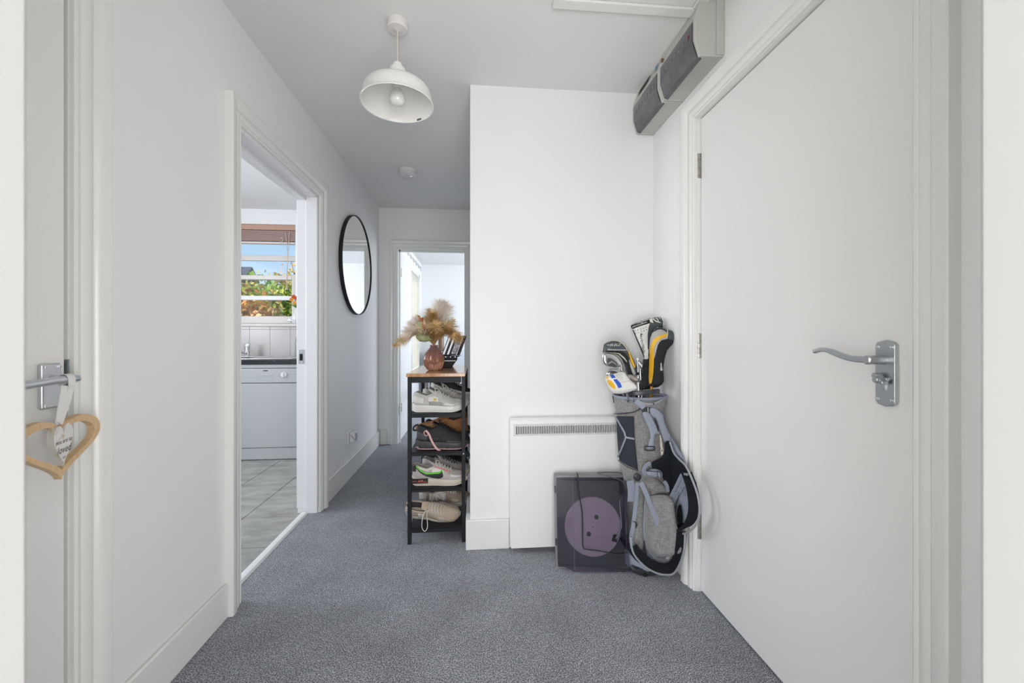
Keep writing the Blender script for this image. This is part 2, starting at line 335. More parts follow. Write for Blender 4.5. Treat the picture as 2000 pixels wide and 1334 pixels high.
# kitchen doorway
t2 = thing('trim_2', 'white moulded casing and lining of the kitchen doorway', 'door casing', (XL, 1.7, 0), kind='structure')
casing(t2, (XL, 0, 0), (0, 1, 0), (1, 0, 0), 1.745, 2.588, 1.925)
obj('jamb_lining', G().box(XL-0.125, XL, 2.58, 2.60, 0.03, 1.925).box(XL-0.068, XL-0.001, 2.572, 2.585, 0.0, 1.925)
    .box(XL-0.125, XL, 1.73, 1.752, 0.0, 1.925).box(XL-0.125, XL, 1.74, 2.59, 1.912, 1.93).box(XL-0.125, XL-0.07, 1.752, 2.58, 1.895, 1.915), mat('lining_paint', (0.80, 0.80, 0.82), 0.28), t2, bevel=0.003)
obj('strike_plate', G().box(XL-0.113, XL-0.078, 2.577, 2.5795, 0.905, 0.99), M['satin'], t2, bevel=0.003, label='chrome strike plate on the doorway lining')
obj('strike_hole', G().box(XL-0.105, XL-0.088, 2.5755, 2.578, 0.925, 0.965), M['dark'], t2)
obj('screw', G().lathe([(0.004, 0), (0.004, 0.001)], (XL-0.0955, 2.576, 0.913), 10, 'y'), M['chrome'], t2)
obj('screw', G().lathe([(0.004, 0), (0.004, 0.001)], (XL-0.0955, 2.576, 0.981), 10, 'y'), M['chrome'], t2)
th = G().prism([(0, 0), (0.045, 0), (0.038, 0.010), (0.024, 0.012), (0.006, 0.008)], lambda a, b, d: Vector((XL-0.100+a, d, b)), 1.75, 2.572)
tag(obj('threshold_strip', th, M['white']), 'white threshold strip between carpet and kitchen tiles', 'threshold')
# right door casing
t3 = thing('trim_3', 'white moulded casing around the large right-hand door', 'door casing', (XR, 1.7, 0), kind='structure')
casing(t3, (XR, 0, 0), (0, 1, 0), (-1, 0, 0), 0.785, 1.652, 1.992, 0.88)
obj('jamb_lining', G().box(XR+0.001, XR+0.12, 1.648, 1.665, 0, 1.992).box(XR+0.001, XR+0.12, 0.775, 0.788, 0, 1.992).box(XR+0.001, XR+0.12, 0.78, 1.66, 1.990, 2.0), M['gloss'], t3)
obj('strike_plate', G().box(XR-0.002, XR+0.02, 0.7865, 0.790, 0.955, 1.045), M['satin'], t3, bevel=0.002, label='dull metal strike plate in the lining')
# far doorway casing
t4 = thing('trim_4', 'white casing around the open doorway at the hallway end', 'door casing', (-0.5, YF, 0), kind='structure')
casing(t4, (0, YF, 0), (1, 0, 0), (0, -1, 0), -0.775, -0.115, 1.945, 0.80, (1, 1))
obj('jamb_lining', G().box(-0.79, -0.772, YF, YF+0.125, 0, 1.945).box(-0.118, -0.10, YF, YF+0.125, 0, 1.945).box(-0.79, -0.10, YF, YF+0.125, 1.935, 1.955)
    .box(-0.775, -0.76, YF+0.055, YF+0.085, 0, 1.935).box(-0.775, -0.11, YF+0.055, YF+0.085, 1.918, 1.935), M['gloss'], t4)
obj('strike_plate', G().box(-0.7725, -0.7705, YF+0.01, YF+0.045, 0.29, 0.37), M['satin'], t4)
# camera doorway lining
t5 = thing('trim_5', 'white lining of the near doorway on both picture edges', 'door lining', (0, 0.26, 0), kind='structure')
M['lining'] = mat('dimmed_lining_paint', (0.42, 0.425, 0.425), 0.5)  # white paint darkened to offset the strong light on the jambs
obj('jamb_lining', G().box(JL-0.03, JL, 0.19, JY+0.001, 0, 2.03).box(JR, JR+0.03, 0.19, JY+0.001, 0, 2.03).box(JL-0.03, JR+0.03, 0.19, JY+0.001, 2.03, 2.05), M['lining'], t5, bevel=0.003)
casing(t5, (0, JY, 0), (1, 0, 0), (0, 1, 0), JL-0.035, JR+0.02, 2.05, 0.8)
# ------------------------------------------------------------------ details laid on surfaces
def bvh(objs):
    vs = []; fs = []
    for o in objs:
        v, f = WV[o.name]; k = len(vs); vs += v; fs += [tuple(i+k for i in q) for q in f]
    return BVHTree.FromPolygons(vs, fs)
def px_poly_mesh(poly, step=3.0):
    """fills an outline given in photo pixels with a fine triangle net"""
    P = [Vector((p[0], p[1])) for p in poly]; n = len(P)
    x0 = min(p.x for p in P); x1 = max(p.x for p in P); y0 = min(p.y for p in P); y1 = max(p.y for p in P)
    pts = []; edges = []
    bd = []
    for i in range(n):
        a, b = P[i], P[(i+1) % n]; k = max(1, int((b-a).length/step))
        bd += [a+(b-a)*(j/k) for j in range(k)]
    pts = list(bd); m = len(bd); edges = [(i, (i+1) % m) for i in range(m)]
    y = y0+step/2; r = 0
    while y < y1:
        x = x0+step/2+(r % 2)*step/2
        while x < x1:
            q = Vector((x, y)); ins = False; near = False
            for i in range(m):
                a, b = bd[i], bd[(i+1) % m]
                if (a.y > y) != (b.y > y) and x < (b.x-a.x)*(y-a.y)/(b.y-a.y)+a.x: ins = not ins
                if (a-q).length < step*0.45: near = True; break
            if ins and not near: pts.append(q)
            x += step
        y += step*0.87; r += 1
    res = delaunay_2d_cdt(pts, edges, [list(range(m))], 1, 1e-4)
    return [Vector((p[0], p[1])) for p in res[0]], [tuple(f) for f in res[2]]
def project(v2, tree, off, fall=None):
    out = []; miss = []
    for i, p in enumerate(v2):
        d = ray(p.x, p.y).normalized(); h = tree.ray_cast(CAM, d)
        if h[0] is None: out.append(None); miss.append(i)
        else:
            nn = h[1] if h[1].dot(d) < 0 else -h[1]
            out.append(h[0]+nn*off)
    good = [i for i, o in enumerate(out) if o is not None]
    for i in miss:   # beyond the rim: stay at the depth of the nearest hit
        if not good: out[i] = CAM+ray(v2[i].x, v2[i].y)*2; continue
        j = min(good, key=lambda q: (v2[q]-v2[i]).length_squared)
        r = ray(v2[i].x, v2[i].y); out[i] = CAM+r*(out[j].y/r.y)
    return out
def decal(name, poly, targets, m, parent, off=0.0015, thick=0.002, step=3.0, label=None, holes=None):
    v2, f = px_poly_mesh(poly, step); v = project(v2, bvh(targets), off)
    g = G().add(v, f); n = len(v)
    if thick:    # give it a back so that it is a real slab
        v2b = [p+(p-CAM).normalized()*thick for p in v]; ed = {}
        for t in f:
            for a, b in ((t[0], t[1]), (t[1], t[2]), (t[2], t[0])): ed[(a, b)] = 1
        k = len(g.v); g.v += v2b; g.f += [tuple(i+k for i in t[::-1]) for t in f]
        g.f += [(b, a, a+k, b+k) for (a, b) in ed if (b, a) not in ed]
    return obj(name, g, m, parent, label=label)
def text_pts(s, shear=0.0):
    c = bpy.data.curves.new('lettering', 'FONT'); c.body = s; c.size = 1.0; c.shear = shear; c.align_x = 'CENTER'; c.align_y = 'CENTER'; c.resolution_u = 3
    o = bpy.data.objects.new('lettering', c); me = o.to_mesh()
    v = [Vector((p.co.x, p.co.y)) for p in me.vertices]; f = [tuple(p.vertices) for p in me.polygons]
    o.to_mesh_clear(); bpy.data.objects.remove(o); bpy.data.curves.remove(c)
    return v, f
def text_decal(s, c, size, ang, targets, m, parent, xs=1.0, off=0.003, shear=0.0, label=None, name='lettering'):
    v, f = text_pts(s, shear); ca, sa = cos(radians(ang)), sin(radians(ang))
    v2 = [Vector((c[0]+(p.x*xs*ca-p.y*sa)*size, c[1]-(p.x*xs*sa+p.y*ca)*size)) for p in v]
    return obj(name, G().add(project(v2, bvh(targets), off), f), m, parent, smooth=False, label=label)
def text_flat(s, O, ux, uy, size, m, parent, shear=0.0, name='lettering'):
    v, f = text_pts(s, shear); O, ux, uy = Vector(O), Vector(ux), Vector(uy)
    return obj(name, G().add([O+ux*p.x*size+uy*p.y*size for p in v], f), m, parent, smooth=False)
M['ink'] = mat('black_ink', (0.02, 0.02, 0.022), 0.6)
# ------------------------------------------------------------------ right-hand door
d3 = thing('door_1', 'large white flush door with curved lever handle on right', 'door', (0.942, 1.2, 0), kind='structure')
obj('leaf', G().box(0.942, 0.984, 0.793, 1.645, 0.006, 1.986), M['door'], d3, bevel=0.0015)
for zc in (1.79, 1.033, 0.272):
    g = G(); z = zc-0.052
    for k in range(5):
        g.lathe([(0.0055, 0.0008), (0.0063, 0.0016), (0.0063, 0.0196), (0.0055, 0.0204)], (0.9335, 1.650, z+k*0.0208), 14)
    h = obj('hinge', g, M['steel'], d3)
    obj('hinge_leaf', G().box(0.934, 0.945, 1.646, 1.6495, z, z+0.104), M['steel'], h)
hy0, hy1 = 0.836, 0.882   # backplate
def plate(a, b, r=0.008):
    return [(a+(b-a)*t, zz) for t, zz in ()]
pl = [(hy0, 0.925), (hy0, 1.055), (0.842, 1.062), (0.859, 1.066), (0.876, 1.062), (hy1, 1.055), (hy1, 0.925), (0.876, 0.918), (0.859, 0.914), (0.842, 0.918)]
hd = obj('handle_plate', G().prism(pl, lambda a, b, d: Vector((d, a, b)), 0.942, 0.931), M['satin'], d3, bevel=0.002)
for yy, zz in ((0.843, 1.05), (0.875, 1.05), (0.843, 0.93), (0.875, 0.93)):
    obj('screw', G().lathe([(0.0035, 0.9312), (0.0035, 0.9300), (0.002, 0.9296)], (0, yy, zz), 10, 'x'), M['chrome'], hd)
g = G().lathe([(0.0105, 0.932), (0.010, 0.905), (0.009, 0.890)], (0, 0.862, 1.021), 16, 'x')
obj('handle_boss', g, M['satin'], hd)
lv = spline([(0.894, 0.855, 1.021), (0.892, 0.880, 1.021), (0.890, 0.905, 1.0225), (0.889, 0.93, 1.029), (0.889, 0.96, 1.038), (0.890, 0.985, 1.040), (0.893, 1.012, 1.034)], 5)
obj('lever', G().tube(lv, [1.0]*8+[0.9]*12+[0.75]*(len(lv)-20) if len(lv) > 20 else 1, flat=(0.0075, 0.0062), up=lambda t: (1, 0, 0)), M['satin'], hd, bevel=0.0035, seg=3)
obj('handle_tip', G().lathe([(0.0105, 0.8965), (0.0105, 0.8885), (0.008, 0.886)], (0, 0.862, 1.021), 18, 'x'), M['satin'], hd)
obj('thumb_turn', G().prism([(0.870, 0.991), (0.874, 0.984), (0.868, 0.976), (0.858, 0.968), (0.847, 0.965), (0.845, 0.972), (0.852, 0.978), (0.860, 0.990)], lambda a, b, d: Vector((d, a, b)), 0.926, 0.911).lathe([(0.007, 0.932), (0.007, 0.905)], (0, 0.859, 0.976), 14, 'x'), M['satin'], hd, bevel=0.002)
obj('lock_cylinder', G().lathe([(0.0075, 0.932), (0.0075, 0.9275)], (0, 0.859, 0.972), 16, 'x').box(0.9275, 0.932, 0.8545, 0.8635, 0.952, 0.972), M['satin'], hd, bevel=0.001)
# ------------------------------------------------------------------ left near door with the hanging heart
d1 = thing('door_2', 'white flush door at left edge with straight lever handle', 'door', (XL, 0.7, 0), kind='structure')
obj('leaf', G().box(XL-0.045, XL-0.003, 0.32, 1.046, 0.006, 1.984), M['door'], d1, bevel=0.0015)
hp = obj('handle_plate', G().box(XL-0.003, XL+0.0075, 0.985, 1.030, 0.912, 1.014), M['alu'], d1, bevel=0.005, seg=4)
for yy, zz in ((0.992, 1.006), (1.023, 1.006), (0.992, 0.92), (1.023, 0.92)):
    obj('screw', G().lathe([(0.0036, XL+0.0075), (0.0036, XL+0.0088), (0.002, XL+0.009)], (0, yy, zz), 10, 'x'), M['chrome'], hp)
obj('handle_boss', G().lathe([(0.011, XL+0.005), (0.0095, XL+0.03), (0.0095, XL+0.045)], (0, 1.008, 0.978), 16, 'x'), M['alu'], hp)
lv = spline([(XL+0.047, 1.022, 0.9785), (XL+0.049, 1.005, 0.979), (XL+0.047, 0.98, 0.979), (XL+0.044, 0.95, 0.977), (XL+0.044, 0.91, 0.975), (XL+0.044, 0.89, 0.975)], 5)
obj('lever', G().tube(lv, [0.0075]+[0.009]*5+[0.0085]*(len(lv)-6), 14), M['alu'], hp)
# heart
HX = XL+0.052; HYc, HZ = 0.972, 0.0
def heart(n=64, w=0.1, zt=0.875, zb=0.765, ztop=0.893, k=1.0):
    pts = []
    for i in range(n):
        a = 2*pi*i/n; x = 16*sin(a)**3; y = 13*cos(a)-5*cos(2*a)-2*cos(3*a)-cos(4*a)
        pts.append((x/16, (y+17)/28.9))
    return pts
base = heart()
zt, zb = 0.8965, 0.764
hc = (0.972, 0.764)
def sharp(x, y, p=0.85): return (x, y)
outer = [(0.972+x*0.092, zb+y*(zt-zb)) for x, y in base]
inner = [(0.972+x*0.077, zb+0.018+y*(zt-zb-0.032)) for x, y in base]
M['oak'] = mat('light_oak', (0.56, 0.38, 0.20), 0.5, var=(38, (0.72, 0.52, 0.32), 0.3, 0.7, (1, 14, 1)), bump=(90, 0.15, 0.001))
hr = thing('heart_hanging', 'wooden heart frame with small white inner heart hanging from left door lever', 'ornament', (HX, 0.975, 0.764))
PL = lambda a, b, d: Vector((HX+d, a, b))
fr = obj('frame', G().ring(outer, inner, PL, -0.008, 0.008), M['oak'], hr, label='light wooden heart-shaped outline')
inner2 = [(0.973+x*0.034, 0.793+y*0.090) for x, y in base]
def P2(a, b, d):      # the small heart is turned a little towards the camera
    an = radians(18); y = a-0.973
    return Vector((HX+0.004+d*cos(an)+y*sin(an)*-1, 0.973+y*cos(an)+d*-sin(an), b))
M['distress'] = mat('distressed_white', (0.83, 0.82, 0.79), 0.6, var=(60, (0.62, 0.55, 0.36), 0.56, 0.72))
ih = obj('inner_heart', G().prism(inner2, P2, -0.011, 0.011), M['distress'], hr, bevel=0.001, label='small off-white heart with dark handwritten words')
nX = (cos(radians(18)), -sin(radians(18)), 0); uY = (-sin(radians(18)), cos(radians(18)), 0)
for s, zz, sz, dy in (('you are so', 0.8485, 0.0135, 0.0), ('loved', 0.830, 0.022, 0.0), ('xx', 0.8135, 0.011, 0.0)):
    text_flat(s, P2(0.973+dy, zz, 0.0116), uY, (0, 0, 1), sz, M['ink'], ih, shear=0.25)
rb = [(XL+0.047, 0.985, 0.971), (XL+0.050, 0.981, 0.93), (HX, 0.977, 0.886)]
M['ribbon'] = mat('sheer_ribbon', (0.78, 0.78, 0.77), 0.5, bump=(300, 0.2, 0.0005))
g = G()
for s in (-1, 1): g.tube([(XL+0.050, 0.997+s*0.008, 0.966), (XL+0.051, 0.988+s*0.006, 0.93), (HX, 0.974+s*0.001, 0.883)], 1, flat=(0.0008, 0.007), up=(0, 1, 0))
g.tube(spline([(XL+0.0545+0.004, 0.997, 0.966), (XL+0.056, 0.997, 0.985), (XL+0.047, 0.997, 0.9905), (XL+0.037, 0.997, 0.985), (XL+0.038, 0.997, 0.966)], 4), 1, flat=(0.008, 0.0006), up=lambda t: (cos(pi*t), 0, sin(pi*t)+0.05))
obj('ribbon', g, M['ribbon'], hr, label='sheer white ribbon loop')
# ------------------------------------------------------------------ pendant lamp
M['shade'] = mat('white_enamel', (0.80, 0.80, 0.78), 0.30, coat=0.3)
pc = Vector((-0.316, 1.685, 0))
pn = thing('pendant_lamp', 'white enamel dome pendant lamp hanging on a pale cord', 'lamp', (pc.x, pc.y, ZC))
obj('ceiling_rose', G().lathe([(0.001, ZC), (0.040, ZC), (0.042, ZC-0.006), (0.041, ZC-0.026), (0.036, ZC-0.031), (0.010, ZC-0.032), (0.004, ZC-0.036), (0.001, ZC-0.036)], pc, 40), mat('rose_plastic', (0.74, 0.72, 0.71), 0.4), pn)
obj('cord', G().tube([(pc.x, pc.y, ZC-0.03), (pc.x, pc.y, 2.14)], 0.0032, 8), mat('pinkish_flex', (0.66, 0.57, 0.53), 0.5), pn, label='thin pinkish cord')
RIM = 2.006
prof = [(0.142, RIM), (0.1445, RIM+0.003), (0.1415, RIM+0.006), (0.139, RIM+0.012), (0.136, RIM+0.035), (0.131, RIM+0.055), (0.121, RIM+0.069), (0.10, RIM+0.080), (0.06, RIM+0.090), (0.037, RIM+0.096),
        (0.036, RIM+0.102), (0.035, RIM+0.130), (0.031, RIM+0.145), (0.019, RIM+0.151), (0.017, RIM+0.166), (0.004, RIM+0.168)]
inn = [(0.004, RIM+0.094), (0.028, RIM+0.092), (0.06, RIM+0.086), (0.098, RIM+0.076), (0.118, RIM+0.066), (0.128, RIM+0.053), (0.133, RIM+0.034), (0.136, RIM+0.012), (0.139, RIM+0.002)]
g = G().lathe([(r, z) for r, z in inn]+prof, pc, 64)
shd = obj('shade', g, M['shade'], pn)
obj('lamp_holder', G().lathe([(0.016, RIM+0.095), (0.021, RIM+0.09), (0.021, RIM+0.068), (0.018, RIM+0.064)], pc, 24), M['white'], pn)
obj('bulb', G().lathe([(0.013, RIM+0.068), (0.017, RIM+0.058), (0.026, RIM+0.045), (0.030, RIM+0.03), (0.028, RIM+0.014), (0.020, RIM+0.003), (0.008, RIM-0.002), (0.001, RIM-0.0025)], pc, 28), mat('frosted_glass', (0.78, 0.78, 0.78), 0.15, coat=0.4), pn, label='frosted white bulb')
decal('sticker', [(814, 233), (822.5, 230), (823.5, 233.5), (815, 236.5)], [shd], mat('grey_sticker', (0.10, 0.10, 0.11), 0.5), pn, off=0.0008, thick=0, step=2, label='small dark label inside the rim')
# ------------------------------------------------------------------ smoke alarm
sc = (-0.522, 3.19, 0)
M['alarm'] = mat('alarm_plastic', (0.72, 0.71, 0.72), 0.4)
sa = thing('smoke_alarm', 'round white smoke alarm on the ceiling beyond the pendant lamp', 'smoke alarm', (sc[0], sc[1], ZC))
obj('base', G().lathe([(0.001, ZC), (0.066, ZC), (0.067, ZC-0.004), (0.064, ZC-0.026), (0.058, ZC-0.028), (0.001, ZC-0.028)], sc, 40), M['alarm'], sa)
obj('cover', G().lathe([(0.060, ZC-0.028), (0.068, ZC-0.031), (0.067, ZC-0.037), (0.055, ZC-0.045), (0.025, ZC-0.049), (0.001, ZC-0.049)], sc, 40), M['alarm'], sa)
obj('test_button', G().lathe([(0.011, ZC-0.046), (0.011, ZC-0.0505), (0.001, ZC-0.051)], (sc[0]+0.03, sc[1]-0.005, 0), 16), M['chrome'], sa)
g = G()
for k in range(6):
    a = k*0.35-0.9; g.box(sc[0]-0.02+k*0.006, sc[0]-0.018+k*0.006, sc[1]-0.03, sc[1]-0.018, ZC-0.0492, ZC-0.046)
obj('vent', g, mat('alarm_slot', (0.2, 0.2, 0.2), 0.6), sa)
# ------------------------------------------------------------------ loft hatch frame on the ceiling
lh = thing('loft_hatch', 'white loft hatch frame at top edge of the ceiling', 'hatch', (0.6, 1.25, ZC))
hx0, hx1, hy1, hy0 = 0.288, 0.87, 1.548, 0.95
for nm, (a, b, c, d) in dict(frame_front=(hx0, hx1, hy1-0.045, hy1), frame_rear=(hx0, hx1, hy0, hy0+0.045), frame_left=(hx0, hx0+0.045, hy0+0.045, hy1-0.045), frame_right=(hx1-0.045, hx1, hy0+0.045, hy1-0.045)).items():
    obj('frame_rail', G().box(a, b, c, d, ZC-0.014, ZC), M['gloss'], lh, bevel=0.004, seg=3)
obj('hatch_panel', G().box(hx0+0.047, hx1-0.047, hy0+0.047, hy1-0.047, ZC-0.006, ZC), M['gloss'], lh)
# ------------------------------------------------------------------ fuse boxes
M['cu'] = mat('aged_grey_plastic', (0.47, 0.475, 0.44), 0.42, bump=(90, 0.1, 0.0005), var=(3, (0.53, 0.535, 0.50), 0.3, 0.7))
M['cuwin'] = mat('smoked_window', (0.055, 0.055, 0.062), 0.20, coat=0.5, var=(11, (0.10, 0.10, 0.115), 0.4, 0.7))
cx0, cx1, cz0, cz1 = 0.815, XR, 2.122, ZC-0.002
M['switch'] = mat('switch_grey', (0.15, 0.14, 0.15), 0.4)
def fuse_box(label, ya, yb, big):
    t = thing('fuse_box', label, 'fuse box', ((cx0+cx1)/2, ya, cz0), group='fuse boxes at the ceiling')
    sec = [(cx1, cz0), (cx1, cz1), (cx0+0.022, cz1), (cx0, cz1-0.060), (cx0-0.004, cz1-0.085), (cx0-0.004, cz0+0.062), (cx0+0.016, cz0)]
    inner = [(cx1-0.001, cz0+0.003), (cx1-0.001, cz1), (cx0+0.026, cz1), (cx0+0.004, cz1-0.062), (cx0+0.000, cz1-0.085), (cx0+0.000, cz0+0.062), (cx0+0.020, cz0+0.003)]
    c = obj('casing', G().prism(inner, lambda a, b, d: Vector((a, d, b)), ya+0.008, yb-0.008), M['cu'], t, bevel=0.002)
    for a, b in ((ya, ya+0.014), (yb-0.014, yb)):
        obj('end_cap', G().prism(sec, lambda x, z, d: Vector((x, d, z)), a, b), M['cu'], t, bevel=0.003)
    wn = [(cx0-0.0035, cz1-0.078), (cx0-0.0055, cz1-0.090), (cx0-0.0055, cz0+0.060), (cx0+0.012, cz0+0.004), (cx0+0.030, cz0-0.0035), (cx0+0.036, cz0+0.012), (cx0+0.012, cz0+0.07), (cx0+0.006, cz1-0.09)]
    wd = obj('window_flap', G().prism(wn, lambda x, z, d: Vector((x, d, z)), ya+0.016, yb-0.016), M['cuwin'], t, bevel=0.001, label='dark smoked hinged window')
    for k in range(7):
        y = ya+0.05+(yb-ya-0.1)*k/6; obj('switch', G().box(cx0-0.0068, cx0-0.0052, y-0.006, y+0.006, cz0+0.085, cz0+0.105), M['switch'], wd)
    return t
f1 = fuse_box('grey fuse box with end panel nearest the loft hatch', 1.462, 1.762, 1)
obj('end_plate', G().box(cx1-0.03, cx1-0.0015, 1.456, 1.463, cz0+0.006, cz1-0.004), M['cu'], f1, bevel=0.002)
obj('red_mark', G().box(cx0-0.0075, cx0-0.006, 1.50, 1.51, cz0+0.09, cz0+0.10), mat('red_plastic', (0.25, 0.04, 0.04), 0.5), f1)
obj('cover_screw', G().box(cx0-0.0012, cx0+0.010, 1.74, 1.748, cz1-0.055, cz1-0.04), mat('rusty', (0.18, 0.10, 0.06), 0.6), f1)
f2 = fuse_box('grey fuse box with open slot touching the far corner', 1.766, 2.068, 0)
obj('knockout_slot', G().add([(cx0+0.019, 1.90, cz1-0.008), (cx0+0.019, 2.03, cz1-0.008), (cx0+0.009, 2.035, cz1-0.036), (cx0+0.009, 1.915, cz1-0.036)], [(0, 1, 2, 3)]), mat('slot_dark', (0.04, 0.035, 0.03), 0.8), f2)
obj('sticker', G().add([(cx0+0.0165, 1.815, cz1-0.012), (cx0+0.0165, 1.838, cz1-0.012), (cx0+0.006, 1.838, cz1-0.042), (cx0+0.006, 1.815, cz1-0.042)], [(0, 1, 2, 3)]), mat('blue_sticker', (0.10, 0.30, 0.42), 0.5), f2, label='small blue sticker')
# ------------------------------------------------------------------ round mirror
MC = (3.352, 1.628); MRY, MRZ = 0.405, 0.388
mr = thing('round_mirror', 'large round wall mirror with a thin black rim', 'mirror', (XL, MC[0], MC[1]))
mpr = [(cos(2*pi*k/72), sin(2*pi*k/72)) for k in range(72)]
o1 = [(MC[0]+c*MRY, MC[1]+s*MRZ) for c, s in mpr]; i1 = [(MC[0]+c*(MRY-0.006), MC[1]+s*(MRZ-0.006)) for c, s in mpr]
obj('rim', G().ring(o1, i1, lambda a, b, d: Vector((XL+d, a, b)), 0.002, 0.028), M['black'], mr)
obj('glass', G().prism(i1, lambda a, b, d: Vector((XL+d, a, b)), 0.004, 0.021), mat('mirror_silver', (0.92, 0.93, 0.93), 0.01, 1.0), mr, smooth=False)
# ------------------------------------------------------------------ plug-in at the left wall
ap = thing('wall_socket', 'white wall socket low on left wall below mirror', 'socket', (XL, 3.22, 0.31))
obj('faceplate', G().box(XL, XL+0.009, 3.150, 3.296, 0.268, 0.354), M['white'], ap, bevel=0.002)
M['clearwhite'] = mat('milky_plastic', (0.70, 0.71, 0.74), 0.15, coat=0.5)
pg = thing('plug_adapter', 'bulky clear and white plug adapter in the low wall socket', 'plug', (XL+0.009, 3.2, 0.31))
obj('adapter_body', G().box(XL+0.010, XL+0.050, 3.165, 3.235, 0.272, 0.345), M['clearwhite'], pg, bevel=0.006)
obj('adapter_window', G().box(XL+0.0505, XL+0.053, 3.18, 3.222, 0.285, 0.32), mat('bluish_gel', (0.35, 0.40, 0.50), 0.1), pg, bevel=0.002)
obj('adapter_trim', G().tube([(XL+0.052, 3.163, 0.348), (XL+0.052, 3.2, 0.325), (XL+0.052, 3.237, 0.31)], 0.0022, 6).tube([(XL+0.02, 3.164, 0.33), (XL+0.052, 3.164, 0.29)], 0.002, 6), mat('grey_line', (0.2, 0.2, 0.2), 0.4), pg)
# ------------------------------------------------------------------ panel heater
ht = thing('panel_heater', 'white panel heater with top grille behind record player', 'heater', (0.5, 2.03, 0))
hx0, hx1, hf, hz0, hz1 = 0.168, 0.895, 2.012, 0.022, 0.664
gz0, gz1, gx0, gx1 = 0.580, 0.638, 0.184, 0.88
obj('body', G().box(hx0, hx1, hf+0.006, YS-0.002, hz0, hz1), M['heater'], ht, bevel=0.01, seg=3)
fp = G()
fp.box(hx0+0.004, hx1-0.004, hf, hf+0.012, hz0+0.004, gz0).box(hx0+0.004, hx1-0.004, hf, hf+0.012, gz1, hz1-0.006).box(hx0+0.004, gx0, hf, hf+0.012, gz0, gz1).box(gx1, hx1-0.004, hf, hf+0.012, gz0, gz1)
obj('front_panel', fp, M['heater'], ht)
M['grille'] = mat('grille_grey', (0.66, 0.66, 0.655), 0.4)
gr = obj('grille_frame', G().box(gx0, gx1, hf-0.002, hf+0.004, gz0, gz0+0.009).box(gx0, gx1, hf-0.002, hf+0.004, gz1-0.011, gz1).box(gx0, gx0+0.012, hf-0.002, hf+0.004, gz0+0.009, gz1-0.011).box(gx1-0.012, gx1, hf-0.002, hf+0.004, gz0+0.009, gz1-0.011), M['grille'], ht)
g = G(); x = gx0+0.0165
while x < gx1-0.014:
    g.box(x, x+0.0048, hf-0.001, hf+0.004, gz0+0.009, gz1-0.011); x += 0.00862
obj('grille_bars', g, M['grille'], ht, kind='stuff', smooth=False)
obj('grille_back', G().box(gx0, gx1, hf+0.006, hf+0.0065, gz0, gz1), M['dark'], ht)
# ------------------------------------------------------------------ kitchen
YK = 4.3; YD = 3.705
M['laminate'] = mat('black_stone_laminate', (0.008, 0.010, 0.013), 0.18, var=(45, (0.10, 0.13, 0.15), 0.62, 0.80), coat=0.3)
M['appliance'] = mat('appliance_white_shaded', (0.43, 0.445, 0.45), 0.30)  # white greyed to put the back-lit shade into its colour
wt = tag(obj('worktop', G().ring([(-3.25, YD-0.02), (-1.14, YD-0.02), (-1.14, YK-0.008), (-3.25, YK-0.008)], [(-2.46, YD+0.083), (-1.99, YD+0.083), (-1.99, 4.107), (-2.46, 4.107)], lambda a, b, d: Vector((a, b, d)), 0.828, 0.868), M['laminate'], bevel=0.004, seg=3), 'black speckled laminate kitchen worktop under the window', 'worktop')
bk = thing('tile_splashback', 'row of large plain grey wall tiles above the worktop', 'tiles', (-2.05, YK, 0.9))
M['walltile'] = mat('wall_tile', (0.56, 0.53, 0.52), 0.22, bump=(10, 0.06, 0.002))
for r, (z0, z1) in enumerate(((0.870, 1.134), (1.137, 1.166))):
    for k in range(-4, 5):
        x0 = -2.055+k*0.1945
        obj('tile', G().box(x0+0.0012, x0+0.1933, YK-0.007, YK, z0, z1), M['walltile'], bk, bevel=0.0015)
obj('grout', G().box(-2.84, -1.13, YK-0.004, YK-0.0005, 0.868, 1.166), mat('pale_grout', (0.42, 0.41, 0.40), 0.9), bk)
# dishwasher
dw = thing('dishwasher', 'white freestanding dishwasher under the black worktop', 'dishwasher', (-1.82, 3.98, 0))
dx0, dx1 = -2.105, -1.505
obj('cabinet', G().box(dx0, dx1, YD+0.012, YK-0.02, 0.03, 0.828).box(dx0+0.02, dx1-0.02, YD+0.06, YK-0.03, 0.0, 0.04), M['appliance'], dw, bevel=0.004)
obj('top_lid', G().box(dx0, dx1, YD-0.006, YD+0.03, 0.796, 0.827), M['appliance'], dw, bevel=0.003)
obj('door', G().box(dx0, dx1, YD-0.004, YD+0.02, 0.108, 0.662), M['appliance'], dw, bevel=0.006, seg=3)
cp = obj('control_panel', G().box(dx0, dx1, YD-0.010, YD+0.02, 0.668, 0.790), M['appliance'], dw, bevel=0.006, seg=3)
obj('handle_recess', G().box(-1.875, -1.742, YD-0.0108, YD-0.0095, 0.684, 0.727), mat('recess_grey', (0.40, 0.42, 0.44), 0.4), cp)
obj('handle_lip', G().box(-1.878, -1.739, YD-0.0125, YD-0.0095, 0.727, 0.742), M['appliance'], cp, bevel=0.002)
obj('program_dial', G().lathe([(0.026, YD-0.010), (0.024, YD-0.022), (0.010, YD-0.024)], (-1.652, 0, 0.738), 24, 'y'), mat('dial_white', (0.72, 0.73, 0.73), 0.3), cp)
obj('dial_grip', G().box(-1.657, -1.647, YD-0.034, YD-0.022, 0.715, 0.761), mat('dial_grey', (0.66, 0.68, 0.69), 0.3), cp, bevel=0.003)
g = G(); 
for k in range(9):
    a = radians(-120+30*k); cx_, cz_ = -1.652+0.037*sin(a), 0.738+0.037*cos(a); g.box(cx_-0.0025, cx_+0.0025, YD-0.0108, YD-0.0095, cz_-0.0012, cz_+0.0012)
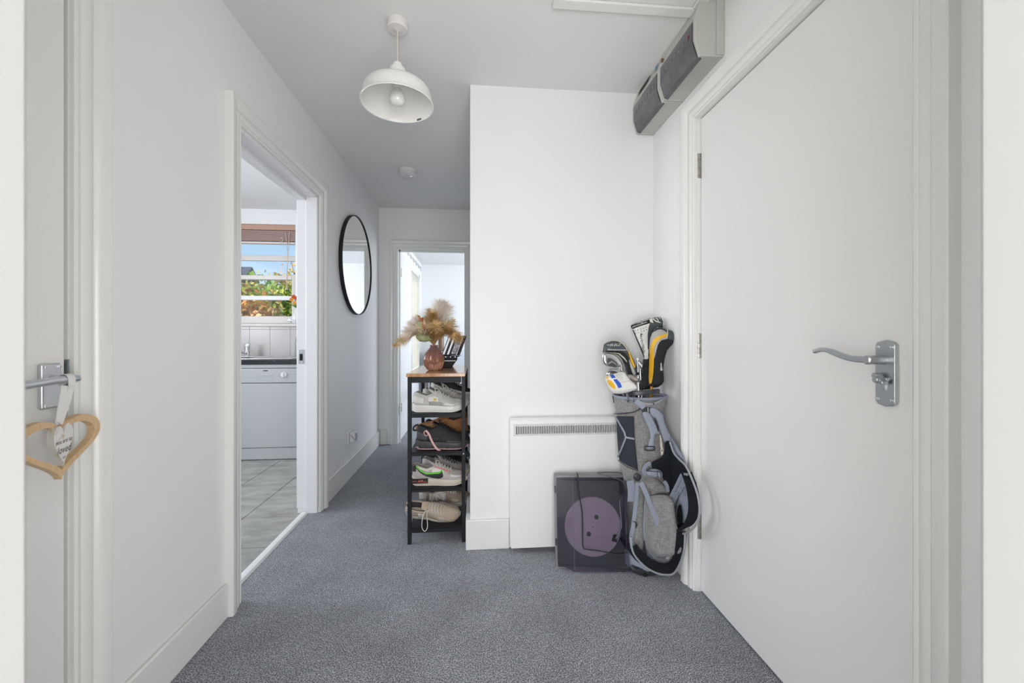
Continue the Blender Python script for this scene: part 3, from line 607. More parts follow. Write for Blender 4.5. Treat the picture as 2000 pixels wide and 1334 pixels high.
for k in range(4): g.box(-1.598+k*0.022, -1.588+k*0.022, YD-0.0108, YD-0.0095, 0.764, 0.768); g.box(-1.598+k*0.022, -1.590+k*0.022, YD-0.0108, YD-0.0095, 0.737, 0.741)
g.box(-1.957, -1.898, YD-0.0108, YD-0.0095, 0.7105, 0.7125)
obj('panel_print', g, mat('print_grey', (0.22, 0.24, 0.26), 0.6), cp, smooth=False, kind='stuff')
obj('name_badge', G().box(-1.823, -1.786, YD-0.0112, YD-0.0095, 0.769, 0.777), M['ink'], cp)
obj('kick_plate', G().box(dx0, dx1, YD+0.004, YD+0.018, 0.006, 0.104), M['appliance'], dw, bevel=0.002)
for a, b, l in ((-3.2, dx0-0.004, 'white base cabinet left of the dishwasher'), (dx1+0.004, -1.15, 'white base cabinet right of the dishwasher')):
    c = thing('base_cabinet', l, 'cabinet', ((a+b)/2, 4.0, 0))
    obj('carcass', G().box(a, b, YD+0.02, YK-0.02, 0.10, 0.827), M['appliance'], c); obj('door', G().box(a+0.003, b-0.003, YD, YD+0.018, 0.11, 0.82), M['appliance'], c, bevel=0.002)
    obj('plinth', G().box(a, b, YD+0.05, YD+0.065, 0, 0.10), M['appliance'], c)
# sink
M['stainless'] = mat('brushed_stainless', (0.70, 0.68, 0.66), 0.28, 1.0, bump=(150, 0.05, 0.0005))
sk = thing('kitchen_sink', 'stainless steel sink set in the black worktop', 'sink', (-2.2, 3.95, 0.868))
so_ = [(-2.75, YD+0.035), (-1.60, YD+0.035), (-1.60, 4.21), (-2.75, 4.21)]; si_ = [(-2.45, YD+0.09), (-2.0, YD+0.09), (-2.0, 4.10), (-2.45, 4.10)]
obj('drainer_top', G().ring(so_, si_, lambda a, b, d: Vector((a, b, d)), 0.8685, 0.8755), M['stainless'], sk, bevel=0.003)
g = G()
for k in range(7): g.box(-1.95+k*0.045, -1.94+k*0.045, YD+0.10, 4.1, 0.874, 0.8775)
obj('drainer_ribs', g, M['stainless'], sk, bevel=0.001)
obj('bowl', G().box(-2.45, -2.0, YD+0.09, 4.10, 0.845, 0.850).box(-2.455, -2.45, YD+0.085, 4.105, 0.845, 0.872).box(-2.0, -1.995, YD+0.085, 4.105, 0.845, 0.872), M['stainless'], sk)
tp = thing('mixer_tap', 'chrome mixer tap at the back of the sink', 'tap', (-2.235, 4.2, 0.874))
tb = Vector((-2.205, 4.17, 0))
obj('tap_body', G().lathe([(0.028, 0.870), (0.028, 0.878), (0.022, 0.885), (0.021, 0.96), (0.024, 0.965), (0.024, 0.985), (0.017, 0.998), (0.001, 1.002)], tb, 24), M['chrome'], tp)
obj('lever', G().tube([tb+Vector((0, 0, 0.992)), tb+Vector((0.02, -0.01, 0.998)), tb+Vector((0.042, -0.03, 0.994))], [0.009, 0.008, 0.005], 10), M['chrome'], tp)
obj('spout', G().tube(spline([tb+Vector((0, 0, 0.895)), tb+Vector((-0.05, -0.02, 0.915)), tb+Vector((-0.10, -0.04, 0.945)), tb+Vector((-0.16, -0.07, 0.975)), tb+Vector((-0.20, -0.09, 0.975)), tb+Vector((-0.205, -0.095, 0.955))], 5), 0.010, 12), mat('dark_chrome', (0.35, 0.35, 0.36), 0.2, 1.0), tp)
# glass bottle
M['clear'] = glassy('clear_glass', (0.86, 0.88, 0.87), 0.07)
bt = tag(obj('glass_bottle', G().lathe([(0.001, 0.88), (0.038, 0.878), (0.041, 0.89), (0.041, 1.0), (0.036, 1.035), (0.018, 1.075), (0.014, 1.10), (0.014, 1.14), (0.017, 1.145), (0.017, 1.155), (0.001, 1.157)], (-1.735, 4.20, 0), 28), M['clear']), 'clear glass bottle standing on the worktop beside kitchen doorway edge', 'bottle')
# window
M['frame'] = mat('window_paint', (0.70, 0.66, 0.62), 0.35)
M['framecool'] = mat('sash_paint', (0.80, 0.81, 0.84), 0.35)
wn = thing('window_1', 'white sash window with greenery outside above the kitchen sink', 'window', ((WX0+WX1)/2, YK, WZ0), kind='structure')
yw = YK+0.07
obj('window_frame', G().box(WX0, WX0+0.035, yw, yw+0.08, WZ0, WZ1).box(WX1-0.028, WX1, yw, yw+0.08, WZ0, WZ1).box(WX0, WX1, yw, yw+0.08, WZ1-0.04, WZ1).box(WX0, WX1, yw, yw+0.08, WZ0, WZ0+0.03), M['frame'], wn, bevel=0.004)
ur = obj('upper_sash', G().box(WX0+0.03, WX1-0.027, yw+0.0425, yw+0.075, 1.843, 1.897).box(WX0+0.03, WX1-0.027, yw+0.0425, yw+0.075, 1.645, 1.69).box(WX0+0.03, WX0+0.07, yw+0.0435, yw+0.074, 1.66, 2.158).box(WX0+0.03, WX1-0.027, yw+0.0425, yw+0.075, 2.11, 2.16), M['frame'], wn, bevel=0.003)
lr = obj('lower_sash', G().box(WX0+0.03, WX1-0.0665, yw, yw+0.0405, 1.645, 1.688).box(WX0+0.03, WX1-0.0665, yw, yw+0.038, WZ0+0.03, 1.272).box(WX0+0.031, WX0+0.07, yw+0.001, yw+0.037, WZ0+0.031, 1.68).box(WX1-0.066, WX1-0.027, yw+0.0005, yw+0.0415, WZ0+0.03, 1.700), M['frame'], wn, bevel=0.003)
obj('glazing_bar', G().box(WX0+0.03, WX1-0.06, yw+0.004, yw+0.034, 1.437, 1.480), M['framecool'], lr, bevel=0.003)
M['pane'] = glassy('window_glass', (0.985, 0.99, 0.99), 0.004, 0.02)
for z0, z1, yy, pr_ in ((1.897, 2.11, yw+0.058, ur), (1.69, 1.843, yw+0.058, ur), (1.48, 1.645, yw+0.018, lr), (1.272, 1.437, yw+0.018, lr)):
    obj('pane', G().box(WX0+0.05, WX1-0.05, yy, yy+0.004, z0-0.003, z1+0.003), M['pane'], pr_)
obj('sash_lift', G().box(-1.925, -1.865, yw-0.012, yw, 1.222, 1.236).box(-1.91, -1.88, yw-0.018, yw-0.01, 1.232, 1.25), M['satin'], lr, bevel=0.003, label='small metal sash fastener')
obj('window_sill', G().box(WX0-0.03, WX1+0.03, YK-0.035, yw+0.02, WZ0-0.004, WZ0+0.022), M['frame'], wn, bevel=0.005)
# venetian blind drawn up
M['slat'] = mat('pinkish_wood_slat', (0.44, 0.29, 0.26), 0.4)
bl = thing('venetian_blind', 'pinkish wooden venetian blind drawn up at window top', 'blind', (-2.35, YK+0.03, 2.19))
obj('headrail', G().box(WX0+0.01, WX1-0.004, YK+0.004, YK+0.05, 2.135, 2.188), mat('headrail_wood', (0.50, 0.30, 0.22), 0.4), bl, bevel=0.003)
for k in range(12):
    z = 2.125-k*0.0088; obj('slat', G().box(WX0+0.012, WX1-0.006, YK+0.002, YK+0.05, z-0.003, z+0.0028), M['slat'], bl)
obj('bottom_rail', G().box(WX0+0.012, WX1-0.006, YK+0.002, YK+0.05, 1.996, 2.014), mat('rail_pale', (0.72, 0.62, 0.58), 0.4), bl, bevel=0.003)
M['cordm'] = mat('pale_cord', (0.62, 0.50, 0.42), 0.7)
obj('pull_cord', G().tube([(-1.905, YK-0.004, 2.12), (-1.885, YK-0.006, 1.9), (-1.892, YK-0.006, 1.56)], 0.003, 6).tube([(-1.868, YK-0.004, 2.12), (-1.88, YK-0.006, 1.9), (-1.9, YK-0.006, 1.58)], 0.003, 6), M['cordm'], bl)
obj('cord_tassel', G().lathe([(0.003, 1.585), (0.008, 1.55), (0.008, 1.535)], (-1.893, YK-0.006, 0), 10), M['cordm'], bl)
obj('tilt_wand', G().tube([(-1.86, YK+0.012, 1.83), (-1.838, YK+0.03, 1.70)], 0.0022, 6), mat('dark_cord', (0.1, 0.12, 0.14), 0.6), bl)
obj('blind_hook', G().tube([(-1.955, YK-0.005, 2.03), (-1.945, YK-0.012, 2.0), (-1.93, YK-0.012, 2.03), (-1.94, YK-0.012, 2.06), (-1.955, YK-0.01, 2.04)], 0.003, 6), mat('hook', (0.7, 0.6, 0.6), 0.3), bl)
# white vase with orange flowers
vx, vy = -1.80, YK-0.012
vs = tag(obj('bud_vase', G().lathe([(0.001, 1.193), (0.022, 1.193), (0.040, 1.215), (0.047, 1.245), (0.040, 1.275), (0.022, 1.296), (0.013, 1.32), (0.012, 1.345), (0.016, 1.352), (0.010, 1.35), (0.001, 1.33)], (vx, vy, 0), 28), mat('white_ceramic', (0.82, 0.82, 0.82), 0.25)), 'round white bud vase on the kitchen window sill', 'vase')
fb = thing('flower_bunch', 'orange and red flowers in the white bud vase', 'flowers', (vx, vy, 1.34))
M['leafg'] = mat('leaf_green', (0.20, 0.32, 0.07), 0.5); cols = [(0.75, 0.28, 0.03), (0.62, 0.09, 0.03), (0.80, 0.42, 0.06)]
for k, (dx, dz) in enumerate(((-0.045, 0.085), (0.0, 0.10), (-0.012, 0.05), (0.035, 0.075), (-0.03, 0.115))):
    p = Vector((vx+dx, vy+random.uniform(-0.02, 0.02), 1.35+dz))
    st = obj('stem', G().tube(spline([(vx, vy, 1.335), ((vx+p.x)/2+0.004, vy, 1.35+dz*0.5), p], 4), 0.0022, 6), M['leafg'], fb)
    g = G()
    for j in range(11):
        a = 2*pi*j/11; d = Vector((cos(a), 0.35*sin(a)-0.4, sin(a))).normalized(); s_ = Vector((-sin(a), 0, cos(a)))*0.006
        q = p+d*0.026; g.add([p-s_*0.4, p+d*0.016-s_, q, p+d*0.016+s_, p+s_*0.4], [(0, 1, 2, 3, 4)])
    obj('petals', g, mat('petal', cols[k % 3], 0.6), fb, solid=0.001)
g = G()
for k in range(6):
    a = k*1.1; d = Vector((cos(a), -0.3, 0.8)); s_ = Vector((0.008, 0, 0)); p = Vector((vx, vy, 1.35)); g.add([p, p+d*0.03-s_, p+d*0.06, p+d*0.03+s_], [(0, 1, 2, 3)])
obj('leaves', g, M['leafg'], fb, solid=0.001)
# added kitchen side window, unseen, put in the left wall for its lamp
w2 = thing('window_2', 'added kitchen side window for a fill lamp, out of view', 'window', (-3.35, 2.2, 0.95), kind='structure')
obj('window_frame', G().box(-3.4, -3.32, 1.55, 1.60, 0.95, 2.25).box(-3.4, -3.32, 2.80, 2.85, 0.95, 2.25).box(-3.4, -3.32, 1.6, 2.8, 2.2, 2.25).box(-3.4, -3.32, 1.6, 2.8, 0.95, 1.0), M['frame'], w2)
# ------------------------------------------------------------------ outside
tag(obj('garden_ground', G().box(-30, 14, 5.2, 45, -3.1, -3.0), mat('grass_ground', (0.10, 0.16, 0.04), 0.95, var=(3, (0.2, 0.2, 0.08), 0.4, 0.6))), 'grass far below the kitchen window', 'ground', kind='structure')
def tree(label, x, y, z0, r, col, n, seed, group=None, top=1.0):
    rnd = random.Random(seed); t = thing('tree', label, 'tree', (x, y, -3.0), 'trees outside the kitchen window')
    tr = G().tube(spline([(x, y, -3.0), (x+0.1, y, -1.5), (x, y, z0)], 4), 0.12, 8)
    for k in range(10):
        a = k*2.4; tr.tube([(x, y, z0-1+0.15*k), (x+r*0.8*cos(a), y+r*0.8*sin(a), z0+0.12*k-0.4)], [0.05, 0.01], 5)
    obj('trunk', tr, mat('bark', (0.09, 0.065, 0.045), 0.9), t)
    for ci, c in enumerate(col):
        g = G()
        for k in range(n):
            d = Vector((rnd.gauss(0, 1), rnd.gauss(0, 1), rnd.gauss(0, 1))).normalized(); rr = r*(0.55+0.5*rnd.random()**0.6)*(0.85+0.25*sin(5*d.x+seed)*cos(4*d.z+ci))
            p = Vector((x, y, z0))+Vector((d.x*rr, d.y*rr, d.z*rr*top)); s_ = rnd.uniform(0.05, 0.11)
            a = Vector((rnd.gauss(0, 1), rnd.gauss(0, 1), rnd.gauss(0, 1))).normalized(); b = a.cross(Vector((rnd.random(), rnd.random(), rnd.random()))).normalized()
            g.add([p-a*s_, p-b*s_*0.6, p+a*s_, p+b*s_*0.6], [(0, 1, 2, 3)])
        obj('foliage', g, mat('leaf', tuple(min(.8, v*1.35) for v in c), 0.6, spec=0.3), t, smooth=False, kind='stuff')
    return t
at_ = lambda px, Y: at(px, 600, Y).x
tree('orange-brown autumn tree left in the kitchen window', at_(456, 11), 11, 0.75, 1.55, [(0.42, 0.17, 0.05), (0.55, 0.30, 0.08), (0.28, 0.20, 0.06), (0.66, 0.36, 0.18)], 1900, 3)
tree('green leafy tree in the middle of the kitchen window', at_(540, 12.5), 12.5, 1.05, 1.75, [(0.16, 0.27, 0.04), (0.34, 0.42, 0.06), (0.10, 0.17, 0.03), (0.52, 0.50, 0.10)], 1900, 5)
tree('tall yellowing tree right in the kitchen window', at_(584, 17), 17, 1.7, 2.1, [(0.45, 0.34, 0.08), (0.26, 0.27, 0.06), (0.58, 0.33, 0.12)], 2200, 8)
tree('low green bush below the kitchen window trees', at_(548, 9.5), 9.5, -0.5, 1.5, [(0.22, 0.34, 0.04), (0.42, 0.46, 0.08), (0.13, 0.19, 0.04)], 1700, 9)
hx = at_(455, 24)
hs = thing('neighbour_house', 'dark-roofed house behind the autumn trees', 'house', (hx, 24, -3))
M['roof'] = mat('slate_roof', (0.07, 0.08, 0.10), 0.7)
obj('house_wall', G().box(hx-3, hx+0.5, 24, 25.4, -3, 4.2), mat('brick_wall', (0.22, 0.16, 0.13), 0.8), hs)
obj('roof', G().prism([(23.8, 4.15), (25.6, 4.15), (24.7, 5.0)], lambda a, b, d: Vector((d, a, b)), hx-3.3, hx+0.65), M['roof'], hs)
obj('chimney', G().box(hx-0.9, hx-0.4, 24.5, 25.0, 4.5, 5.5), mat('chimney_brick', (0.25, 0.15, 0.11), 0.9), hs)
# ------------------------------------------------------------------ shoe rack
RX0, RX1, RY0, RY1 = -0.352, -0.056, 2.145, 2.705
M['rackwood'] = wood('oak_laminate', (0.42, 0.22, 0.11), (0.55, 0.32, 0.17), 5, (14, 1, 1), 0.13)
rk = thing('shoe_rack', 'narrow black metal shoe rack with a brown wooden top', 'shoe rack', ((RX0+RX1)/2, (RY0+RY1)/2, 0))
obj('top_board', G().box(RX0-0.006, RX1-0.001, RY0-0.008, RY1+0.01, 0.863, 0.881), M['rackwood'], rk, bevel=0.002, label='glossy brown wooden top board')
LG = 0.022
for x0 in (RX0, RX1-LG+0.003):
    for y0 in (RY0, RY1-LG):
        obj('leg', G().box(x0, x0+LG-0.003, y0, y0+LG, 0.0, 0.862), M['black'], rk, bevel=0.0015)
SH = [0.672, 0.474, 0.288, 0.082]
for y0 in (RY0+0.001, RY1-LG):
    obj('rail', G().box(RX0+LG, RX1-LG, y0, y0+0.018, 0.832, 0.8625), M['black'], rk)
for x0 in (RX0+0.002, RX1-LG+0.004):
    obj('rail', G().box(x0, x0+0.015, RY0+LG, RY1-LG, 0.842, 0.8625), M['black'], rk)
for z in SH:
    obj('shelf', G().box(RX0+0.010, RX1-0.010, RY0+0.006, RY1-0.006, z-0.005, z-0.0005), M['black'], rk)
    for y0 in (RY0+0.002, RY1-0.016):
        obj('shelf_rail', G().box(RX0+LG, RX1-LG, y0, y0+0.012, z-0.020, z-0.0055) if z > 0.1 else G().box(RX0+LG, RX1-LG, y0, y0+0.016, z-0.024, z-0.0055), M['black'], rk)
for z in (0.655, 0.462, 0.276):
    obj('bolt', G().lathe([(0.0035, RY0-0.0022), (0.0035, RY0+0.0005)], (RX1-0.0095, 0, z), 12, 'y'), M['chrome'] if z == 0.462 else M['black'], rk)
# ------------------------------------------------------------------ shoes
def lerp(tab, s):
    for (a, va), (b, vb) in zip(tab, tab[1:]):
        if s <= b: t = (s-a)/(b-a); t = t*t*(3-2*t)*0.5+t*0.5; return va+(vb-va)*t
    return tab[-1][1]
WID = [(0, .014), (.02, .025), (.07, .032), (.2, .036), (.4, .036), (.62, .046), (.78, .047), (.9, .038), (.97, .022), (1, .008)]
def shoe(label, pos, L=0.28, yaw=0, pitch=0, roll=0, sole=.030, m_sole=None, m_up=None, m_lin=None, m_lace=None, m_tng=None, panels=(), hgt=1.0, group='shoes on the shoe rack', laces=True, m_out=None, flipx=False, bow=True, width=1.0, high=0.0, chunky=0.0, tread=0):
    P = Vector(pos); t = thing('shoe', label, 'shoe', P, group)
    MX = Matrix.Translation(P) @ Matrix.Rotation(radians(yaw), 4, 'Z') @ Matrix.Rotation(radians(-pitch), 4, 'Y') @ Matrix.Rotation(radians(roll), 4, 'X')
    wd = lambda s: lerp(WID, s)*width
    zb = lambda s: 0.016*max(0, (s-.72)/.28)**2+(0.006*((.08-s)/.08)**2 if s < .08 else 0)
    zs = lambda s: zb(s)+sole*(1.15-.35*s)*(1-0.3*max(0, (s-.9)/.1))
    HT = [(0, .088+high), (.06, .096+high), (.16, .083+high), (.27, .072+high*1.05), (.34, .086+high), (.42, .102+high*.6), (.52, .092+high*.1), (.65, .070), (.78, .053), (.9, .047), (.97, .037), (1, .02)]
    HC = [(0, .086+high), (.06, .094+high), (.16, .081+high), (.27, .070+high*1.05), (.34, .078+high), (.42, .084+high*.6), (.52, .074), (.65, .055), (.78, .040), (.9, .033), (.97, .026), (1, .014)]
    ht = lambda s: zs(s)*0+sole*0.75+lerp(HT, s)*hgt*0.88
    hc = lambda s: sole*0.75+lerp(HC, s)*hgt*0.88
    cl = lambda s: min(1, max(0, (s-.33)/.05))
    sx = lambda s: (s-0.012*0)*L
    def wall(s, f, side, off=0.0):
        w = wd(s); z0 = zs(s)-.004; zc = max(hc(s), z0+.004); yc = w*(.80-.25*min(1, max(0, (s-.4)/.5)))*(1 if s > .02 else 1)
        y = w+(yc-w)*f**2.0; bl = 0.0035*sin(pi*min(1, f))
        return Vector((sx(s)+(off if s > .97 else (-off if s < .03 else 0)), side*(y+bl+off), z0+(zc-z0)*f))
    NS = 40; SS = [((1-cos(pi*i/(NS-1)))/2*0.5+0.5*i/(NS-1)) for i in range(NS)]
    NW = 6
    def section(s):
        c = cl(s); pts = []
        yc = wall(s, 1, 1).y; zc = wall(s, 1, 1).z; H = max(ht(s), zc+.002); zin = sole*.9
        X = sx(s); xin = X+(0.007 if s < .05 else 0)
        arch = [(yc*.86, zc+(H-zc)*.35), (yc*.62, zc+(H-zc)*.72), (yc*.34, zc+(H-zc)*.93), (0, H)]
        pit = [(max(yc-.006, .001), zc+.001), (max(yc-.011, .001), zc-.012), (max(yc-.013, .0005)*.7, zin), (0, zin)]
        L1 = [Vector((X if c > .5 else xin, a[0]*c+b[0]*(1-c), a[1]*c+b[1]*(1-c))) for a, b in zip(arch, pit)]
        R = [wall(s, k/(NW-1), 1) for k in range(NW)]; 
        mir = lambda p: Vector((p.x, -p.y, p.z))
        return R+L1+[mir(p) for p in L1[-2::-1]]+[mir(p) for p in R[::-1]]
    secs = [section(s) for s in SS]; K = len(secs[0])
    def reg(i, j): return SS[i] < .345 and NW <= j < K-NW-1
    gu, gl = G(), G()
    for gg, want in ((gu, False), (gl, True)):
        gg.add([p for q in secs for p in q], [(i*K+j, (i+1)*K+j, (i+1)*K+j+1, i*K+j+1) for i in range(NS-1) for j in range(K-1) if reg(i, j) == want])
        if not want: gg.f += [tuple(range(K)), tuple((NS-1)*K+j for j in range(K))][::1] if False else [tuple((NS-1)*K+j for j in range(K))]
        # drop unused vertices
        used = sorted({i for f in gg.f for i in f}); mp = {a: b for b, a in enumerate(used)}
        gg.v = [gg.v[i] for i in used]; gg.f = [tuple(mp[i] for i in f) for f in gg.f]
    obj('upper', gu.xf(MX), m_up, t); obj('lining', gl.xf(MX), m_lin or m_up, t)
    def sec_sole(s, z0, z1, ex):
        w = wd(s)*ex+.002+chunky*.006
        return [Vector((sx(s), a*w*k, z)) for a, k, z in ((1, .93, z0), (1, 1.03, (z0*2+z1)/3), (1, 1.0, z1), (-1, 1.0, z1), (-1, 1.03, (z0*2+z1)/3), (-1, .93, z0))]
    def loft_sole(nm, f0, f1, ex, mt):
        rows = [sec_sole(s, f0(s), f1(s), ex) for s in SS]; a = .004+chunky*.004
        rows = [[p+Vector((-a, 0, 0)) for p in rows[0]]]+rows+[[p+Vector((a, 0, 0)) for p in rows[-1]]]
        g = G().add([p for r in rows for p in r], [(i*6+j, i*6+(j+1) % 6, (i+1)*6+(j+1) % 6, (i+1)*6+j) for i in range(len(rows)-1) for j in range(6)]+[tuple(range(6)), tuple((len(rows)-1)*6+j for j in range(6))])
        return obj(nm, g.xf(MX), mt, t, bevel=0.0015)
    loft_sole('midsole', lambda s: zb(s)+.006, zs, 1.06, m_sole)
    ou = loft_sole('outsole', zb, lambda s: zb(s)+.0065, 1.07, m_out or m_sole)
    if tread:
        for k in range(tread):
            s = .04+.9*k/(tread-1)
            for a in (-1, 1):
                w = wd(s)*1.06+.003; obj('lug', G().box(s*L-.008, s*L+.008, a*w-.002, a*w+.002, zb(s)-.0005, zb(s)+.015).xf(MX), m_out or m_sole, t, bevel=0.002)
    for nm, mt, s0, s1, lo, hi in panels:
        n = 14
        for side in (1, -1):
            def fn(u, v, side=side):
                s = s0+(s1-s0)*u; a, b = (lo(u) if callable(lo) else lo), (hi(u) if callable(hi) else hi)
                return wall(s, a+(b-a)*v, side, 0.0016)
            obj(nm, G().grid(fn, n, 6).xf(MX), mt, t, solid=0.0008)
    tng = G(); H0 = ht(.42)
    tng.add([Vector(p) for p in ((.30*L, -.020, H0+.012), (.30*L, .020, H0+.012), (.41*L, .024, H0-.004), (.41*L, -.024, H0-.004), (.285*L, -.019, H0+.006), (.285*L, .019, H0+.006), (.385*L, .023, H0-.018), (.385*L, -.023, H0-.018))],
            [(0, 1, 2, 3), (4, 7, 6, 5), (0, 4, 5, 1), (1, 5, 6, 2), (2, 6, 7, 3), (3, 7, 4, 0)])
    obj('tongue', tng.xf(MX), m_tng or m_up, t, bevel=0.004)
    if laces:
        pts = []; n = 6
        for k in range(n):
            s = .40+.27*k/(n-1); w = wall(s, 1, 1); side = 1 if k % 2 else -1
            pts += [Vector((s*L, side*w.y*.9, w.z+.003)), Vector((s*L+.008, side*w.y*.5, ht(s)*.985+.002)), Vector(((s+.02)*L, 0, ht(s+.02)+.004)), Vector(((s+.035)*L, -side*w.y*.5, ht(s+.035)*.985+.002)), Vector(((s+.045)*L, -side*w.y*.9, wall(s+.045, 1, 1).z+.003))]
        g = G().tube(spline(pts, 3), .0022, 6)
        pts = [Vector((p.x, -p.y, p.z+.001)) for p in pts]; g.tube(spline(pts, 3), .0022, 6)
        if bow:
            q = Vector((.41*L, 0, ht(.41)+.006))
            g.tube(spline([q, q+Vector((.01, -.018, .012)), q+Vector((.004, -.034, .004)), q+Vector((.002, -.016, .002)), q, q+Vector((-.004, .018, .012)), q+Vector((.004, .034, .004)), q+Vector((.004, .016, .002)), q], 4), .002, 6)
            g.tube(spline([q, q+Vector((.02, -.02, .003)), q+Vector((.035, -.04, -.02))], 4), .0018, 6)
        obj('laces', g.xf(MX), m_lace, t, kind='stuff')
    return t, MX, wall, L
c_ = lambda n, c, r=0.75, **k: mat(n, c, r, bump=(260, 0.2, 0.0006), **k)
F = dict(offw=c_('off_white_leather', (0.66, 0.64, 0.60), 0.5), gry=c_('grey_suede', (0.33, 0.33, 0.31)), lgry=c_('light_grey_mesh', (0.50, 0.50, 0.48)), midw=c_('white_foam', (0.74, 0.73, 0.70), 0.45),
         blk=c_('black_fabric', (0.018, 0.018, 0.020)), blkg=mat('black_gloss_trim', (0.03, 0.03, 0.033), 0.25), bsole=c_('charcoal_rubber', (0.055, 0.053, 0.055), 0.5), pink=c_('dusty_pink_rubber', (0.42, 0.27, 0.27), 0.6),
         tan=c_('tan_suede', (0.28, 0.125, 0.045), 0.9), beige=c_('beige_suede', (0.50, 0.40, 0.31), 0.9), cream=c_('cream_foam', (0.62, 0.57, 0.48), 0.5), taupe=c_('taupe_suede', (0.30, 0.235, 0.18), 0.9), ltp=c_('pale_taupe_mesh', (0.48, 0.44, 0.40)),
         wh=c_('white_canvas', (0.72, 0.70, 0.67)), red=c_('red_trim', (0.32, 0.05, 0.045)), lace=c_('cream_lace', (0.60, 0.56, 0.50)), lin=c_('dark_lining', (0.07, 0.065, 0.062)), glin=c_('grey_lining', (0.30, 0.28, 0.25)),
         mauve=c_('mauve_grey_leather', (0.42, 0.38, 0.37), 0.5), grn=mat('bright_green', (0.13, 0.60, 0.03), 0.5), coral=mat('coral', (0.85, 0.16, 0.12), 0.5), dkg=c_('dark_grey_canvas', (0.12, 0.12, 0.125)), denim=c_('slate_blue_fabric', (0.10, 0.13, 0.18)), silver=mat('silver_print', (0.45, 0.45, 0.46), 0.35, 0.4),
         mus=mat('mustard_tab', (0.65, 0.45, 0.06), 0.5), bge2=c_('dark_beige_panel', (0.38, 0.30, 0.23), 0.9))
# level 1
shoe('grey and white chunky trainer with mustard tab, front of the top shelf', (-0.332, 2.225, SH[0]), 0.268, 0, sole=.036, m_sole=F['midw'], m_up=F['lgry'], m_lin=F['glin'], m_lace=F['offw'], chunky=1, hgt=0.95,
     panels=[('heel_panel', F['offw'], .0, .22, .15, .75), ('side_panel', F['offw'], .30, .50, .35, .85), ('mid_panel', F['gry'], .32, .58, .0, .40), ('toe_panel', F['offw'], .62, .82, .12, .50), ('toe_rand', F['gry'], .60, .98, .0, .12), ('mustard_tab', F['mus'], .40, .46, .48, .64)])
shoe('grey and white chunky trainer directly behind the one with mustard tab', (-0.298, 2.335, SH[0]), 0.262, 4, sole=.036, m_sole=F['midw'], m_up=F['lgry'], m_lin=F['glin'], m_lace=F['offw'], chunky=1,
     panels=[('heel_panel', F['offw'], .0, .22, .15, .75), ('side_panel', F['offw'], .30, .50, .3, .85), ('toe_panel', F['offw'], .62, .82, .1, .5)])
shoe('black canvas shoe with white sole lying on top of the grey trainers', (-0.268, 2.47, SH[0]+0.098), 0.245, 2, -14, 0, sole=.024, m_sole=F['wh'], m_up=F['blk'], m_lin=F['red'], m_lace=F['offw'], hgt=.62, panels=[('sole_stripe', F['blk'], .03, .95, -.10, -.02)], bow=False)
shoe('dark grey canvas shoe at the back of the top shelf', (-0.29, 2.60, SH[0]+0.002), 0.25, 2, 0, sole=.03, m_sole=F['wh'], m_up=F['dkg'], m_lin=F['lin'], m_lace=F['offw'], high=0.03)
# level 2
shoe('black chunky trainer with pink spotted lace tag on second shelf', (-0.312, 2.225, SH[1]+0.002), 0.278, 0, sole=.040, m_sole=F['bsole'], m_up=F['blk'], m_lin=F['blk'], m_lace=F['blk'], m_out=F['pink'], chunky=1, hgt=1.05, high=.006, tread=10,
     panels=[('heel_panel', F['bsole'], .0, .20, .1, .6), ('gloss_panel', F['blkg'], .22, .52, .04, .35), ('toe_rand', F['bsole'], .55, .97, .0, .25)])
shoe('black chunky trainer behind the one with pink tag', (-0.30, 2.47, SH[1]+0.002), 0.268, 3, sole=.040, m_sole=F['bsole'], m_up=F['blk'], m_lin=F['blk'], m_lace=F['blk'], m_out=F['pink'], chunky=1, hgt=.85)
bt_, MXb, wl, Lb = shoe('tan suede shoe with dotted stitching wedged under the top shelf', (-0.05, 2.345, SH[1]+0.062), 0.285, 180, 0, 0, sole=.016, m_sole=F['tan'], m_up=F['tan'], m_lin=F['lin'], m_lace=F['lace'], hgt=.85, laces=False)
g = G()
for k in range(26):
    p = MXb @ wl(.40+.55*k/25, .86, 1, .002); g.sphere(p, .0022, 6, 4)
for k in range(26):
    p = MXb @ wl(.40+.55*k/25, .86, -1, .002); g.sphere(p, .0022, 6, 4)
obj('stitching', g, F['lace'], bt_, kind='stuff')
shoe('plain tan suede shoe at the back of second shelf', (-0.06, 2.61, SH[1]+0.002), 0.28, 180, 0, 0, sole=.02, m_sole=F['tan'], m_up=F['tan'], m_lin=F['lin'], m_lace=F['lace'], high=.03, laces=False)
